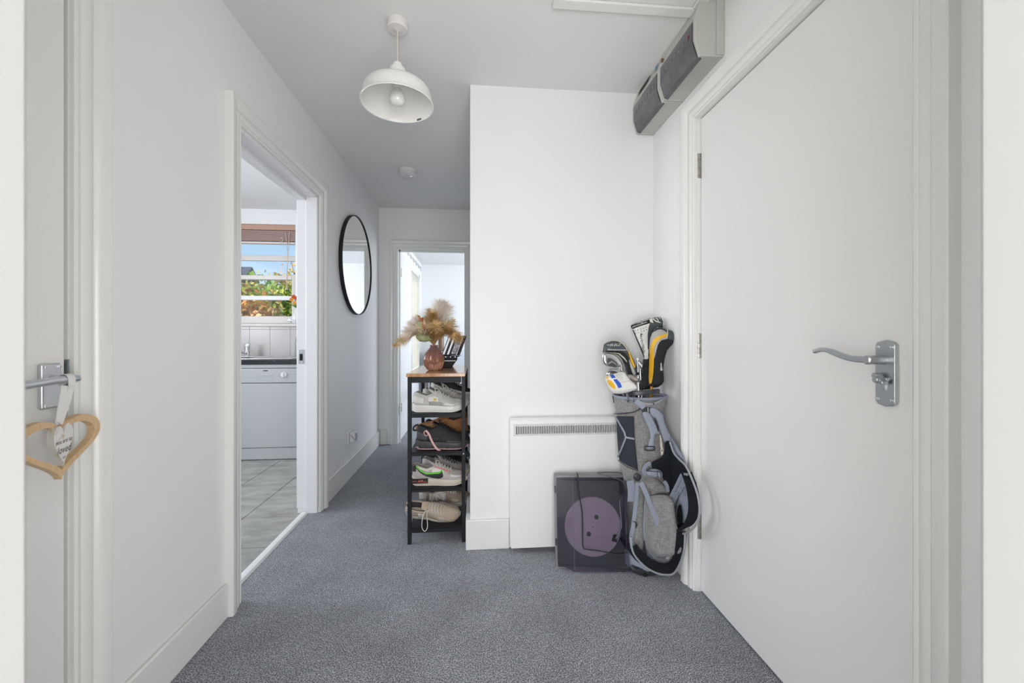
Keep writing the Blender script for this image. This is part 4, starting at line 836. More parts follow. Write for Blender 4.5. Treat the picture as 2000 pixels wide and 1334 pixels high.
# level 3
n3, MX3, wl3, L3 = shoe('grey trainer with black swoosh, green and coral panels on third shelf', (-0.334, 2.215, SH[2]), 0.285, 0, sole=.036, m_sole=F['cream'], m_up=F['mauve'], m_lin=F['glin'], m_lace=F['lace'], hgt=.98, bow=True, m_out=F['cream'],
     panels=[('heel_panel', F['blk'], .0, .07, .55, 1.0), ('collar_trim', F['cream'], .08, .40, .80, .97), ('toe_overlay', F['offw'], .70, .90, .50, .78), ('quarter_panel', F['offw'], .36, .58, .38, .92), ('eyestay', F['coral'], .42, .70, .93, .99)])
def swoosh(side):
    top = [(.07, .86), (.17, .64), (.27, .52), (.37, .46), (.45, .48), (.51, .60), (.545, .76)]
    bot = [(.07, .80), (.17, .50), (.27, .31), (.37, .16), (.48, .12), (.55, .27), (.575, .52)]
    gg = []
    for nm, dy, mt, off in (('green_swoosh', .13, F['grn'], .0024), ('black_swoosh', 0, F['blkg'], .0034)):
        T = spline(top, 4); B = spline(bot, 4); m = len(T); g = G()
        vs = []
        for i in range(m):
            a, b = Vector((T[i].x, T[i].y+dy)), Vector((B[i].x, B[i].y+(0 if dy else 0)))
            for k in range(4): q = a.lerp(b, k/3); vs.append(MX3 @ wl3(q.x, q.y, side, off))
        g.add(vs, [(i*4+k, i*4+k+1, (i+1)*4+k+1, (i+1)*4+k) for i in range(m-1) for k in range(3)])
        obj(nm, g, mt, n3, solid=0.0006)
swoosh(-1); swoosh(1)
hb = obj('heel_block', G().box(-0.003, 0.083, -0.0455, -0.040, 0.016, 0.040).box(-0.003, 0.083, 0.040, 0.0455, 0.016, 0.040).box(-0.0065, -0.003, -0.042, 0.042, 0.016, 0.040).xf(MX3), F['blk'], n3)
text_flat('AIR', MX3 @ Vector((0.043, -0.0461, 0.0275)), (1, 0, 0), (0, 0, 1), 0.019, F['coral'], hb, shear=0.3)
obj('logo_line', G().box(0.003, 0.024, -0.0464, -0.0455, 0.0265, 0.0285).box(0.060, 0.079, -0.0464, -0.0455, 0.0225, 0.0245).xf(MX3), F['coral'], hb)
obj('heel_tab', G().tube([MX3 @ Vector(p) for p in ((0.004, 0, .095), (-0.012, 0, .102), (-0.014, 0, .085), (-0.004, 0, .070))], 1, flat=(0.004, 0.0012), up=(1, 0, 0)), F['coral'], n3)
shoe('mauve-grey trainer behind the one with swoosh on third shelf', (-0.30, 2.34, SH[2]), 0.268, 0, sole=.034, m_sole=F['cream'], m_up=F['mauve'], m_lin=F['glin'], m_lace=F['blk'], hgt=.95)
shoe('black trainer with loose black laces in the middle of third shelf', (-0.318, 2.46, SH[2]), 0.27, 2, sole=.03, m_sole=F['bsole'], m_up=F['blk'], m_lin=F['lin'], m_lace=F['blk'], high=.035)
shoe('slate-blue fabric shoe at the back of third shelf', (-0.295, 2.59, SH[2]), 0.258, 2, sole=.03, m_sole=F['wh'], m_up=F['denim'], m_lin=F['lin'], m_lace=F['wh'], high=.05)
# level 4
nb, MXn, wln, Ln = shoe('taupe trainer with a large letter N on the bottom shelf', (-0.318, 2.40, SH[3]+0.016), 0.29, 0, 3, 8, sole=.026, m_sole=F['ltp'], m_up=F['taupe'], m_lin=F['lin'], m_lace=F['lace'], panels=[('heel_panel', F['ltp'], .0, .14, .3, .85), ('side_panel', F['ltp'], .20, .52, .30, .95), ('toe_panel', F['beige'], .62, .76, .15, .55)])
v, f = text_pts('N')
for sd in (-1,):
    obj('letter_n', G().add([MXn @ wln(.40+p.x*.25-p.y*.03, .50+p.y*.78, sd, .0035) for p in v], f), F['offw'], nb, smooth=False, solid=0.0008)
obj('stripe', G().grid(lambda u, w: MXn @ wln(.235+.05*u+.012*w, .25+.6*u, -1, .003), 8, 2), F['offw'], nb, solid=0.0008)
b4, MX4, wl4, L4 = shoe('beige suede trainer tipped on its side at front of bottom shelf', (-0.373, 2.252, SH[3]+0.052), 0.285, 0, -7, 52, sole=.024, m_sole=F['cream'], m_up=F['beige'], m_lin=F['lin'], m_lace=F['lace'], width=.98,
     panels=[('heel_panel', F['ltp'], .0, .16, .1, .95), ('side_panel', F['wh'], .24, .36, .1, .9), ('toe_panel', F['ltp'], .60, .72, .1, .85), ('toe_cap', F['bge2'], .72, .96, .0, .45)], bow=False)
q = MX4 @ Vector((.40*L4, -.02, .115))
obj('lace_loop', G().tube(spline([q, q+Vector((-.018, -.02, -.02)), q+Vector((-.022, -.03, -.075)), q+Vector((-.006, -.034, -.095)), q+Vector((.006, -.03, -.07)), q+Vector((.0, -.012, -.012)), q+Vector((.02, -.01, .006))], 5), .0022, 6), F['lace'], b4)
# pink tag
pt = at(824+8, 843, 2.16)
tagp = [(832, 841), (838, 848), (841, 856), (846, 866), (853, 876), (861, 882)]
wr = spline([tuple(at(a, b, 2.170-0.0001*i)) for i, (a, b) in enumerate(tagp)], 4)
blkshoe = [o for o in S.objects if o.get('label', '').startswith('black chunky trainer with pink')][0]
obj('pink_tag', G().tube(wr, 1, flat=(0.005, 0.0012), up=(0, -1, 0)).tube(spline([tuple(at(a, b, 2.172)) for a, b in ((832, 841), (828, 845), (831, 851), (836, 849))], 4, True), .0022, 6, closed=True), mat('spotted_pink', (0.72, 0.42, 0.42), 0.6, var=(420, (0.05, 0.03, 0.03), 0.60, 0.66)), blkshoe, label='pink spotted lace tag')
obj('heel_loop', G().tube(spline([tuple(at(a, b, 2.22)) for a, b in ((817, 829), (809, 833), (808, 840), (818, 840))], 5), 1, flat=(0.005, 0.0015), up=(0, -1, 0)), F['blk'], blkshoe)
# ------------------------------------------------------------------ ribbed glass vase and dried bouquet
VC = Vector((-0.236, 2.33, 0.881))
M['vase'] = bpy.data.materials.new('pink_ribbed_glass'); M['vase'].use_nodes = True
n = M['vase'].node_tree; b = n.nodes['Principled BSDF']; b.inputs['Roughness'].default_value = 0.06; b.inputs['Transmission Weight'].default_value = 0.72; b.inputs['IOR'].default_value = 1.3; b.inputs['Coat Weight'].default_value = 0.3
t_ = n.nodes.new('ShaderNodeTexCoord'); sp_ = n.nodes.new('ShaderNodeSeparateXYZ'); rr = n.nodes.new('ShaderNodeValToRGB'); mp_ = n.nodes.new('ShaderNodeMapRange')
n.links.new(t_.outputs['Object'], sp_.inputs[0]); n.links.new(sp_.outputs['Z'], mp_.inputs[0]); mp_.inputs[2].default_value = 0.15; n.links.new(mp_.outputs[0], rr.inputs[0]); n.links.new(rr.outputs[0], b.inputs['Base Color'])
rr.color_ramp.elements[0].color = (0.50, 0.25, 0.17, 1); rr.color_ramp.elements[1].color = (0.50, 0.31, 0.31, 1); rr.color_ramp.elements[1].position = 0.8
e = rr.color_ramp.elements.new(0.4); e.color = (0.60, 0.30, 0.18, 1)
vt = thing('ribbed_vase', 'ribbed pink glass vase on the wooden shoe rack top', 'vase', VC)
pv = [(0.001, .0), (0.030, .0), (0.040, .006), (0.050, .025), (0.0555, .048), (0.054, .072), (0.045, .097), (0.032, .115), (0.024, .126), (0.021, .134), (0.024, .142), (0.021, .142), (0.018, .134), (0.020, .126), (0.03, .112), (0.043, .094), (0.051, .07), (0.05, .05), (0.001, .035)]
obj('vase_body', G().lathe([(r, h) for r, h in pv], VC, 90, 'z', lambda a, h: 1+0.045*cos(18*a)*(1 if 0.01 < h < 0.12 else 0.2)), M['vase'], vt)
M['pampas'] = mat('pampas_cream', (0.80, 0.64, 0.42), 0.95, spec=0.1); M['pampas2'] = mat('pampas_gold', (0.66, 0.44, 0.20), 0.95, spec=0.1); M['pampas3'] = mat('pampas_pale', (0.90, 0.80, 0.72), 0.95, spec=0.1); M['dstem'] = mat('dry_stem', (0.38, 0.24, 0.11), 0.8)
bq = thing('dried_bouquet', 'dried pampas grass bouquet standing in the pink glass vase', 'dried flowers', VC+Vector((0, 0, .14)))
NK = VC+Vector((0, 0, .135)); rnd = random.Random(4)
def plume(tipx, tipy, Y, m, wid=.035, n=260, start=.25, droop=0.0, kind='pampas_plume'):
    tip = at(tipx, tipy, Y); mid = NK.lerp(tip, .5)+Vector((0, 0, .02+droop))
    P = spline([tuple(VC+Vector((0, 0, .03))), tuple(NK), tuple(mid), tuple(tip)], 10)
    st = obj('stem', G().tube(P, [0.0022]*(len(P)-4)+[.0012]*4, 6), M['dstem'], bq)
    P = P[10:]; g = G(); m_ = len(P)-1
    for k in range(n):
        u = start+(1-start)*(k+rnd.random())/n; i = min(int(u*m_), m_-1); p = P[i].lerp(P[i+1], u*m_-i); T = (P[i+1]-P[i]).normalized()
        a = Vector((rnd.gauss(0, 1), rnd.gauss(0, 1), rnd.gauss(0, 1))); a = (a-T*a.dot(T)).normalized()
        pr = sin(pi*min(1, .12+.88*(u-start)/(1-start)*.93))**.6; ln = wid*(0.35+.9*rnd.random()**1.5)*max(.3, pr)
        e1 = p+T*ln*.55+a*ln*.60; e2 = e1+T*ln*.5+a*ln*.55+Vector((0, 0, -ln*.2)); s_ = T.cross(a)*(.0008+.0005*rnd.random())
        g.add([p-s_, p+s_, e1+s_, e1-s_, e2], [(0, 1, 2, 3), (3, 2, 4)])
    obj(kind, g, m, st, smooth=False, kind='stuff')
plume(772, 676, 2.30, M['pampas2'], .045, 620, .22, .055)
plume(781, 668, 2.26, M['pampas'], .05, 560, .22, .05)
plume(800, 632, 2.34, M['pampas3'], .045, 520, .25, .015)
plume(838, 606, 2.30, M['pampas'], .05, 700, .2)
plume(846, 612, 2.26, M['pampas2'], .05, 700, .2)
plume(858, 590, 2.36, M['pampas3'], .06, 900, .25)
plume(874, 600, 2.40, M['pampas3'], .06, 800, .25)
plume(884, 628, 2.38, M['pampas'], .05, 640, .25)
plume(900, 660, 2.28, M['pampas2'], .05, 620, .22, .04)
plume(884, 652, 2.24, M['pampas2'], .05, 560, .22, .03)
plume(826, 640, 2.24, M['pampas'], .05, 520, .22)
plume(790, 650, 2.22, M['pampas3'], .045, 480, .25, .03)
plume(812, 622, 2.38, M['pampas3'], .05, 560, .25)
plume(866, 594, 2.44, M['pampas3'], .065, 900, .2)
plume(852, 634, 2.20, M['pampas2'], .045, 600, .15)
plume(834, 624, 2.36, M['pampas2'], .05, 600, .2)
plume(868, 636, 2.30, M['pampas'], .05, 700, .2)
M['olive'] = mat('dried_green_leaf', (0.25, 0.27, 0.13), 0.6, var=(60, (0.36, 0.36, 0.2), 0.4, 0.7)); M['rust'] = mat('rust_leaf', (0.48, 0.17, 0.06), 0.7); M['brown'] = mat('dark_brown_leaf', (0.13, 0.05, 0.03), 0.7)
def leaf(pp, Y, m, nm='dried_leaf'):
    c = at(sum(p[0] for p in pp)/len(pp), sum(p[1] for p in pp)/len(pp), Y-.012); g = G().add([at(a, b, Y) for a, b in pp]+[c], [(i, (i+1) % len(pp), len(pp)) for i in range(len(pp))])
    return obj(nm, g, m, bq, solid=0.0012)
leaf([(812, 655), (820, 651), (836, 656), (844, 664), (832, 668), (820, 667), (814, 662)], 2.22, M['olive'])
leaf([(815, 630), (822, 626), (829, 640), (831, 652), (826, 654), (819, 643)], 2.25, M['olive'])
leaf([(815, 615), (819, 617), (822, 622), (827, 620), (826, 630), (820, 627), (817, 620)], 2.25, M['rust'])
leaf([(824, 630), (829, 634), (831, 642), (827, 644), (825, 638)], 2.24, M['rust'])
leaf([(848, 632), (854, 626), (857, 632), (855, 640), (848, 644), (846, 638)], 2.24, M['brown'])
leaf([(846, 640), (852, 636), (856, 642), (850, 650), (845, 648)], 2.23, M['brown'])
# ------------------------------------------------------------------ small black case with raised lid
cs = thing('lidded_case', 'small black case with raised striped lid behind the pink vase', 'case', (-0.16, 2.5, 0.881))
M['case'] = mat('black_case', (0.010, 0.010, 0.012), 0.5, spec=0.2)
yb0, yb1 = 2.47, 2.62
obj('case_base', G().prism([(-0.225, 0.882), (-0.148, 0.882), (-0.118, 0.925), (-0.118, 0.944), (-0.225, 0.944)], lambda a, b, d: Vector((a, d, b)), yb0, yb1), M['case'], cs, bevel=0.003)
obj('white_trim', G().box(-0.222, -0.122, yb0-0.001, yb0+0.002, 0.923, 0.927), M['white'], cs)
lb, lt_ = Vector((-0.132, 0, 0.948)), Vector((-0.078, 0, 1.078))
def LP(u, v, d):   # lid: u across towards camera-left/back, v up the lid
    U = Vector((0.72, -0.69, 0)) ; 
    return Vector((-0.215, 2.56, 0.952))+Vector((0.112, -0.07, 0))*u+Vector((0.045, 0.0, 0.122))*v+Vector((0.0, -1.0, 0.25))*d
obj('case_lid', G().prism([(0, 0), (1.0, 0), (1.0, 1.0), (0, 1.0)], LP, -0.026, 0.0), M['case'], cs, bevel=0.003)
M['mirrorlid'] = mat('pale_inset', (0.45, 0.47, 0.50), 0.2)
for a, b in ((.30, .40), (.05, .16)): obj('lid_strip', G().prism([(a, .06), (b, .06), (b, .92), (a, .92)], LP, 0.0, 0.0015), M['white'], cs)
obj('lid_inset', G().prism([(.52, .10), (.80, .10), (.80, .90), (.52, .90)], LP, 0.0, 0.0015), mat('mauve_inset', (0.10, 0.09, 0.11), 0.25, var=(40, (0.35, 0.33, 0.38), 0.45, 0.6)), cs)
obj('lid_edge', G().prism([(.82, .02), (.85, .02), (.85, .95), (.82, .95)], LP, 0.0, 0.004), M['white'], cs)
for k in range(4): obj('brass_pin', G().lathe([(0.004, 0), (0.004, 0.006)], (-0.21+k*0.028, yb0+0.015, 0.944), 10), M['chrome'], cs)
obj('lid_stay', G().tube([(-0.15, yb0+0.01, 0.955), (-0.09, yb0+0.005, 0.956)], .002, 6), M['chrome'], cs)
# ------------------------------------------------------------------ living room beyond the far doorway
d4 = thing('door_3', 'white door leaf standing open inside the far doorway', 'door', (-0.77, 4.3, 0), kind='structure')
obj('leaf', G().box(-0.805, -0.767, YF+0.13, YF+0.80, 0.008, 1.93), M['door'], d4, bevel=0.002)
for zc in (1.72, 0.34): obj('hinge', G().lathe([(0.006, zc-.045), (0.006, zc+.045)], (-0.764, YF+0.126, 0), 10), M['steel'], d4)
w3 = thing('window_3', 'living room window with cream blind on the left wall', 'window', (-0.97, 6.4, 1.3), kind='structure')
obj('window_frame', G().box(-1.03, -0.96, 5.75, 5.80, 0.45, 2.1).box(-1.03, -0.96, 7.05, 7.1, 0.45, 2.1).box(-1.03, -0.96, 5.75, 7.1, 2.05, 2.1).box(-1.03, -0.96, 5.75, 7.1, 0.45, 0.5).box(-1.03, -0.985, 6.41, 6.45, 0.5, 2.05), M['gloss'], w3)
BLIND = bpy.data.materials.new('cream_blind'); BLIND.use_nodes = True
_n = BLIND.node_tree; _n.nodes.clear(); _o = _n.nodes.new('ShaderNodeOutputMaterial'); _d = _n.nodes.new('ShaderNodeBsdfDiffuse'); _t = _n.nodes.new('ShaderNodeBsdfTranslucent'); _m = _n.nodes.new('ShaderNodeMixShader')
_d.inputs[0].default_value = (0.88, 0.85, 0.78, 1); _t.inputs[0].default_value = (0.92, 0.88, 0.78, 1); _m.inputs[0].default_value = 0.6
_n.links.new(_d.outputs[0], _m.inputs[1]); _n.links.new(_t.outputs[0], _m.inputs[2]); _n.links.new(_m.outputs[0], _o.inputs[0])
tag(obj('roller_blind', G().box(-1.00, -0.992, 5.81, 7.04, 0.55, 2.04), BLIND), 'cream roller blind glowing in the living room window', 'blind')
w4 = thing('window_4', 'living room window on the right, out of view', 'window', (2.35, 5.7, 1.5), kind='structure')
obj('window_frame', G().box(2.3, 2.4, 4.6, 4.65, 0.75, 2.25).box(2.3, 2.4, 6.75, 6.8, 0.75, 2.25).box(2.3, 2.4, 5.68, 5.72, 0.75, 2.25), M['gloss'], w4)
dk = thing('sideboard', 'low pale grey sideboard against the far living room wall', 'sideboard', (-0.45, 7.2, 0))
M['pgrey'] = mat('pale_grey_paint', (0.62, 0.65, 0.70), 0.4)
obj('cabinet_body', G().box(-0.80, 0.3, 7.0, 7.38, 0.12, 0.80), M['pgrey'], dk, bevel=0.005)
for k in range(3): d_ = obj('cabinet_door', G().box(-0.795+k*0.365, -0.435+k*0.365, 6.985, 7.0, 0.14, 0.78), M['pgrey'], dk, bevel=0.003); obj('knob', G().sphere((-0.47+k*0.365, 6.975, 0.6), 0.012), M['satin'], d_)
for x in (-0.78, 0.26): obj('leg', G().box(x, x+0.03, 7.02, 7.06, 0, 0.12), M['pgrey'], dk)
pp_ = thing('potted_plant', 'small green potted plant on the pale sideboard', 'plant', (-0.86, 7.15, 0.80))
pp_.location.x = -0.73
obj('pot', G().lathe([(0.001, .801), (0.05, .801), (0.065, .90), (0.06, .90), (0.001, .88)], (-0.73, 7.15, 0), 20), M['pgrey'], pp_)
rnd = random.Random(2)
for k in range(16):
    a = k*2.4; h = .25+.45*rnd.random(); d = Vector((cos(a)*.13, sin(a)*.13, 0)); p = Vector((-0.73, 7.15, .9)); tip = p+d+Vector((0, 0, h)); s_ = Vector((-sin(a), cos(a), 0))*.035
    g = G().add([p, p+d*.6+Vector((0, 0, h*.6))-s_, tip, p+d*.6+Vector((0, 0, h*.6))+s_], [(0, 1, 2, 3)]); obj('leaf', g, mat('plant_leaf', (0.28+.1*rnd.random(), 0.42, 0.08), 0.5), pp_, solid=0.001)
tag(obj('brown_bottle', G().lathe([(0.001, .801), (0.045, .801), (0.048, .83), (0.048, 1.05), (0.03, 1.12), (0.016, 1.16), (0.016, 1.30), (0.001, 1.30)], (-0.60, 7.12, 0), 20), mat('brown_glass', (0.16, 0.09, 0.06), 0.2)), 'tall brown bottle beside the potted plant', 'bottle')
cr = thing('curtain_rail', 'white curtain rail with small hooks along the living room window', 'curtain rail', (-0.93, 6.4, 2.22))
obj('rail', G().box(-0.968, -0.94, 5.65, 7.2, 2.24, 2.26), M['gloss'], cr)
for k in range(6): obj('hook', G().tube([(-0.945, 5.75+k*.26, 2.24), (-0.94, 5.75+k*.26, 2.20), (-0.93, 5.75+k*.26, 2.17)], .005, 6), M['steel'], cr)
# ------------------------------------------------------------------ record player leaning on the heater
def soft(m): return m
RP0 = Vector((0.366, 1.826, 0.004)); RU = Vector((0.334, -0.030, 0)).normalized(); RV = Vector((0.008, 0.175, 0.984)); RV = (RV-RU*RV.dot(RU)).normalized(); RN = RU.cross(RV); RN = RN if RN.y < 0 else -RN
RW, RH = 0.336, 0.417
def RP(u, v, d): return RP0+RU*u+RV*v+RN*d      # d grows towards the viewer
def rp_hit(px, py, d=0.0):
    r = ray(px, py); o = RP0+RN*d; t = (o-CAM).dot(RN)/r.dot(RN); p = CAM+r*t-o; return p.dot(RU), p.dot(RV)
rp = thing('record_player', 'black record player with smoky dust cover standing on edge against heater', 'record player', RP0)
M['tt'] = mat('dark_plinth', (0.016, 0.016, 0.030), 0.35); M['ttrim'] = mat('grey_plinth_edge', (0.20, 0.205, 0.21), 0.35)
B = 0.050   # depth of the dust cover in front of the plinth
obj('plinth', G().box(0, RW, 0, RH, -B-0.058, -B).xf(Matrix(((RU.x, RV.x, RN.x, RP0.x), (RU.y, RV.y, RN.y, RP0.y), (RU.z, RV.z, RN.z, RP0.z), (0, 0, 0, 1)))), M['ttrim'], rp, bevel=0.006, seg=3)
RM = Matrix(((RU.x, RV.x, RN.x, RP0.x), (RU.y, RV.y, RN.y, RP0.y), (RU.z, RV.z, RN.z, RP0.z), (0, 0, 0, 1)))
obj('deck', G().box(0.008, RW-0.008, 0.008, RH-0.012, -B, -B+0.002).xf(RM), M['tt'], rp)
uc, vc = rp_hit(1157, 1027, -B); R_ = 0.132
M['plat'] = mat('mauve_platter', (0.50, 0.43, 0.48), 0.45, spec=0.3, var=(9, (0.50, 0.41, 0.48), 0.3, 0.7))
def disc(r, u, v, d0, d1, n=48): return G().prism([(u+r*cos(2*pi*k/n), v+r*sin(2*pi*k/n)) for k in range(n)], RP, d0, d1)
pl_ = obj('platter', disc(R_, uc, vc, -B+0.002, -B+0.012, 72), M['plat'], rp, bevel=0.002, label='round mauve platter')
obj('platter_rim', G().tube([RP(uc+(R_-.004)*cos(2*pi*k/72), vc+(R_-.004)*sin(2*pi*k/72), -B+0.0125) for k in range(72)], .002, 6, closed=True), mat('rim_pink', (0.55, 0.45, 0.50), 0.3), pl_)
for a, b in ((1165, 1010), (1150, 1043)):
    u, v = rp_hit(a, b, -B+.012); obj('platter_hole', disc(0.0105, u, v, -B+0.012, -B+0.0128, 24), M['dark'], pl_)
obj('spindle', disc(0.003, uc, vc, -B+0.012, -B+0.022, 12), M['chrome'], pl_)
u, v = rp_hit(1199, 1049, -B)
obj('cartridge_rest', G().prism([(u-.014, v-.012), (u+.010, v-.018), (u+.012, v+.014), (u-.004, v+.016)], RP, -B+0.012, -B+0.020), M['dark'], rp)
obj('tonearm', G().tube([RP(RW-.035, RH-.10, -B+.02), RP(RW-.03, vc, -B+.022), RP(u+.005, v, -B+.022)], .004, 8), mat('tonearm_grey', (0.12, 0.12, 0.14), 0.3, 0.8), rp)
obj('tonearm_base', disc(0.022, RW-.035, RH-.09, -B+.002, -B+.025, 24), mat('tonearm_black', (0.03, 0.03, 0.035), 0.3), rp)
M['smoke'] = glassy('smoky_acrylic', (0.62, 0.59, 0.68), 0.17, 0.07, 14)
sec = [(0.006, -B+.001), (0.006, -0.040), (0.078, -0.001), (RW-0.010, -0.001), (RW-0.003, -0.012), (RW-0.003, -B+.001)]
g = G(); v0, v1 = 0.004, RH-0.020
rows = [[RP(a, v, d) for a, d in sec] for v in (v0+.014, v0, v1)]
# trapezoid shell with chamfered bottom corners: front faces, ends, no back
P0 = [(a, v0) for a, d in sec]; g.add([RP(a, v0+(0.020 if a < .01 else 0.0), d) for a, d in sec]+[RP(a, v1, d) for a, d in sec], [(i, i+1, len(sec)+i+1, len(sec)+i) for i in range(len(sec)-1)]+[tuple(range(len(sec))), tuple(range(len(sec), 2*len(sec)))])
obj('dust_cover', g, M['smoke'], rp, smooth=False, label='smoky transparent dust cover')
M['edge'] = mat('cover_edge', (0.16, 0.16, 0.22), 0.2)
g = G().tube([RP(0.078, v0+.003, 0.0003), RP(0.078, v1, 0.0003)], .0009, 6); obj('cover_fold', g, M['edge'], rp)
for v in (0.10, 0.335): obj('cover_catch', G().box(-0.003, 0.004, v, v+0.03, -B-0.012, -B+0.010).xf(RM), M['tt'], rp, bevel=0.001)
for v in (0.06, 0.35): obj('foot', disc(0.018, 0.04, v, -B-0.066, -B-0.058, 20), M['tt'], rp); obj('foot', disc(0.018, RW-0.04, v, -B-0.066, -B-0.058, 20), M['tt'], rp)
def rpath(pp, d): return spline([tuple(RP(*rp_hit(a, b, d), d)) for a, b in pp], 5)
c1 = [tuple(RP(0.11, RH+.004, -B-.03)), tuple(RP(0.107, RH+.008, -B+.01)), tuple(RP(0.105, RH+.003, -0.012))]
c2 = [(1129, 945), (1132, 970), (1137, 1000), (1138, 1035), (1139, 1068), (1146, 1073), (1170, 1076), (1190, 1080), (1208, 1083), (1226, 1080)]
obj('power_cord', G().tube(spline(c1+[tuple(RP(*rp_hit(a, b, .0045), .0045)) for a, b in c2], 6), .0028, 8), mat('black_cord', (0.02, 0.02, 0.022), 0.4), rp)
obj('audio_cable', G().tube(spline([tuple(RP(RW-.13+.0, RH+.006, -.06)), tuple(RP(RW-.125, RH+.013, -.03)), tuple(RP(RW-.06, RH+.012, -.045)), tuple(RP(RW-.01, RH+.004, -.055)), tuple(RP(RW+.002, RH-.03, -.04)), tuple(RP(RW+.006, RH-.10, -.03))], 6), .0022, 6)
    .tube(spline([tuple(RP(RW-.125, RH+.004, -.05)), tuple(RP(RW-.11, RH+.004, -.02)), tuple(RP(RW-.07, RH-.004, .004)), tuple(RP(RW-.03, RH-.018, .004)), tuple(RP(RW-.008, RH-.05, .0)), tuple(RP(RW+.002, RH-.12, -.02))], 6), .0020, 6), mat('thin_cable', (0.10, 0.10, 0.10), 0.4), rp)
# ------------------------------------------------------------------ pillow-like solids from an outline at a real depth
def puff(name, poly, Y, h, D, m, parent, step=3.0, hb=None, label=None, bevel=0, slope=None, kind=None):
    """outline (photo pixels) standing at distance Y (number or function), swelling h metres at the front and hb behind; D = rounding width in px"""
    v2, f = px_poly_mesh(poly, step); n = len(v2); P = [Vector((p[0], p[1])) for p in poly]
    def edge(q):
        b = 1e9
        for i in range(len(P)):
            a, c = P[i], P[(i+1) % len(P)]; ac = c-a; t = max(0, min(1, (q-a).dot(ac)/max(ac.length_squared, 1e-9))); b = min(b, (a+ac*t-q).length)
        return b
    fr, bk = [], []
    for q in v2:
        e_ = min(1, edge(q)/D); k = sqrt(max(0, 1-(1-e_)**2)); Y0 = Y(q.x, q.y) if callable(Y) else Y
        c = at(q.x, q.y, Y0); fr.append(c+Vector((0, -1, 0))*h*k); bk.append(c+Vector((0, 1, 0))*(hb if hb is not None else h)*k+Vector((0, .0008, 0)))
    ed = {(a, b): 1 for t in f for a, b in ((t[0], t[1]), (t[1], t[2]), (t[2], t[0]))}
    g = G().add(fr+bk, [t for t in f]+[tuple(i+n for i in t[::-1]) for t in f]+[(b, a, a+n, b+n) for (a, b) in ed if (b, a) not in ed])
    return obj(name, g, m, parent, label=label, kind=kind)
def z7(*pts): return [(1140+a/5.13, 600+b/5.13) for a, b in pts]
def z5(*pts): return [(1170+a/9.53, 650+b/9.53) for a, b in pts]
def zb_(*pts): return [(1190+a/7.02, 750+b/7.02) for a, b in pts]
def z8(*pts): return [(1060+a/4.303, 840+b/4.303) for a, b in pts]
def sp2(pp, n=4, closed=True): return [(p.x, p.y) for p in spline([(a, b, 0) for a, b in pp], n, closed)]
M['heather'] = heather('grey_heather_cloth', (0.15, 0.148, 0.146), (0.36, 0.35, 0.345), 520)
M['lilac'] = mat('blue_grey_webbing', (0.29, 0.32, 0.39), 0.7, bump=(400, 0.3, 0.0006)); M['mesh'] = mat('charcoal_padding', (0.022, 0.027, 0.036), 0.85, bump=(500, 0.3, 0.0008))
M['pad'] = mat('black_padding', (0.014, 0.016, 0.020), 0.95, bump=(300, 0.3, 0.001), spec=0.15); M['gpipe'] = mat('grey_piping', (0.33, 0.34, 0.37), 0.6); M['hplast'] = mat('dark_plastic', (0.035, 0.038, 0.043), 0.35)
gb = thing('golf_bag', 'grey heather golf bag with black padding and blue-grey straps in corner', 'golf bag', (0.79, 1.86, 0))
rowsb = [(773, 1200, 1298, 1.915, .100), (790, 1202, 1298, 1.915, .100), (808, 1206, 1291, 1.912, .097), (860, 1208, 1298, 1.905, .095), (900, 1212, 1302, 1.90, .095), (950, 1222, 1308, 1.892, .093), (1000, 1230, 1312, 1.885, .09), (1060, 1236, 1314, 1.875, .085), (1095, 1240, 1308, 1.865, .08), (1112, 1243, 1298, 1.86, .07)]
RB = []
for y, l, r, Yc, ry in rowsb:
    a, c = at(l, y, Yc), at(r, y, Yc); RB.append((a.z, (a.x+c.x)/2, (c.x-a.x)/2, Yc, ry))
RBs = spline([tuple(x) for x in [(z, cx, rx) for z, cx, rx, _, _ in RB]], 4); RBy = spline([(z, Yc, ry) for z, _, _, Yc, ry in RB], 4)
def brow(i): return RBs[i].x, RBs[i].y, RBs[i].z, RBy[i].y, RBy[i].z
NR = len(RBs)
def bfn(u, v):
    z, cx, rx, cy, ry = brow(min(NR-1, int(round(u*(NR-1))))); a = 2*pi*v
    return Vector((min(cx+rx*cos(a), XR-0.004), cy+ry*sin(a), z))
g = G().grid(bfn, NR, 48, cv=True); g.f.append(tuple((NR-1)*48+k for k in range(48)))
body = obj('bag_body', g, M['heather'], gb)
z, cx, rx, cy, ry = brow(2)
obj('bag_opening', G().add([(cx, cy, z)]+[(min(cx+rx*.99*cos(2*pi*k/48), XR-.005), cy+ry*.99*sin(2*pi*k/48), z) for k in range(48)], [(0, k+1, (k+1) % 48+1) for k in range(48)]), M['dark'], gb)
z, cx, rx, cy, ry = brow(0)
obj('rim', G().tube([(min(cx+rx*cos(2*pi*k/48), XR-.010), cy+ry*sin(2*pi*k/48), z-.002+.0) for k in range(48)], .007, 8, closed=True), M['lilac'], gb, label='blue-grey padded rim')
D = lambda nm, poly, m, off=.002, th=.003, st=3.0, parent=gb, tg=None, label=None: decal(nm, poly, tg or [body], m, parent, off, th, st, label)
D('top_cuff', sp2(zb_((78, 152), (160, 185), (262, 230), (330, 250), (440, 300), (330, 380), (105, 405), (95, 330))), M['heather'], .006, .008)
D('side_pad', zb_((106, 440), (338, 440), (348, 720), (388, 1172), (270, 1120), (150, 1045), (132, 900), (118, 700)), M['mesh'], .004, .006)
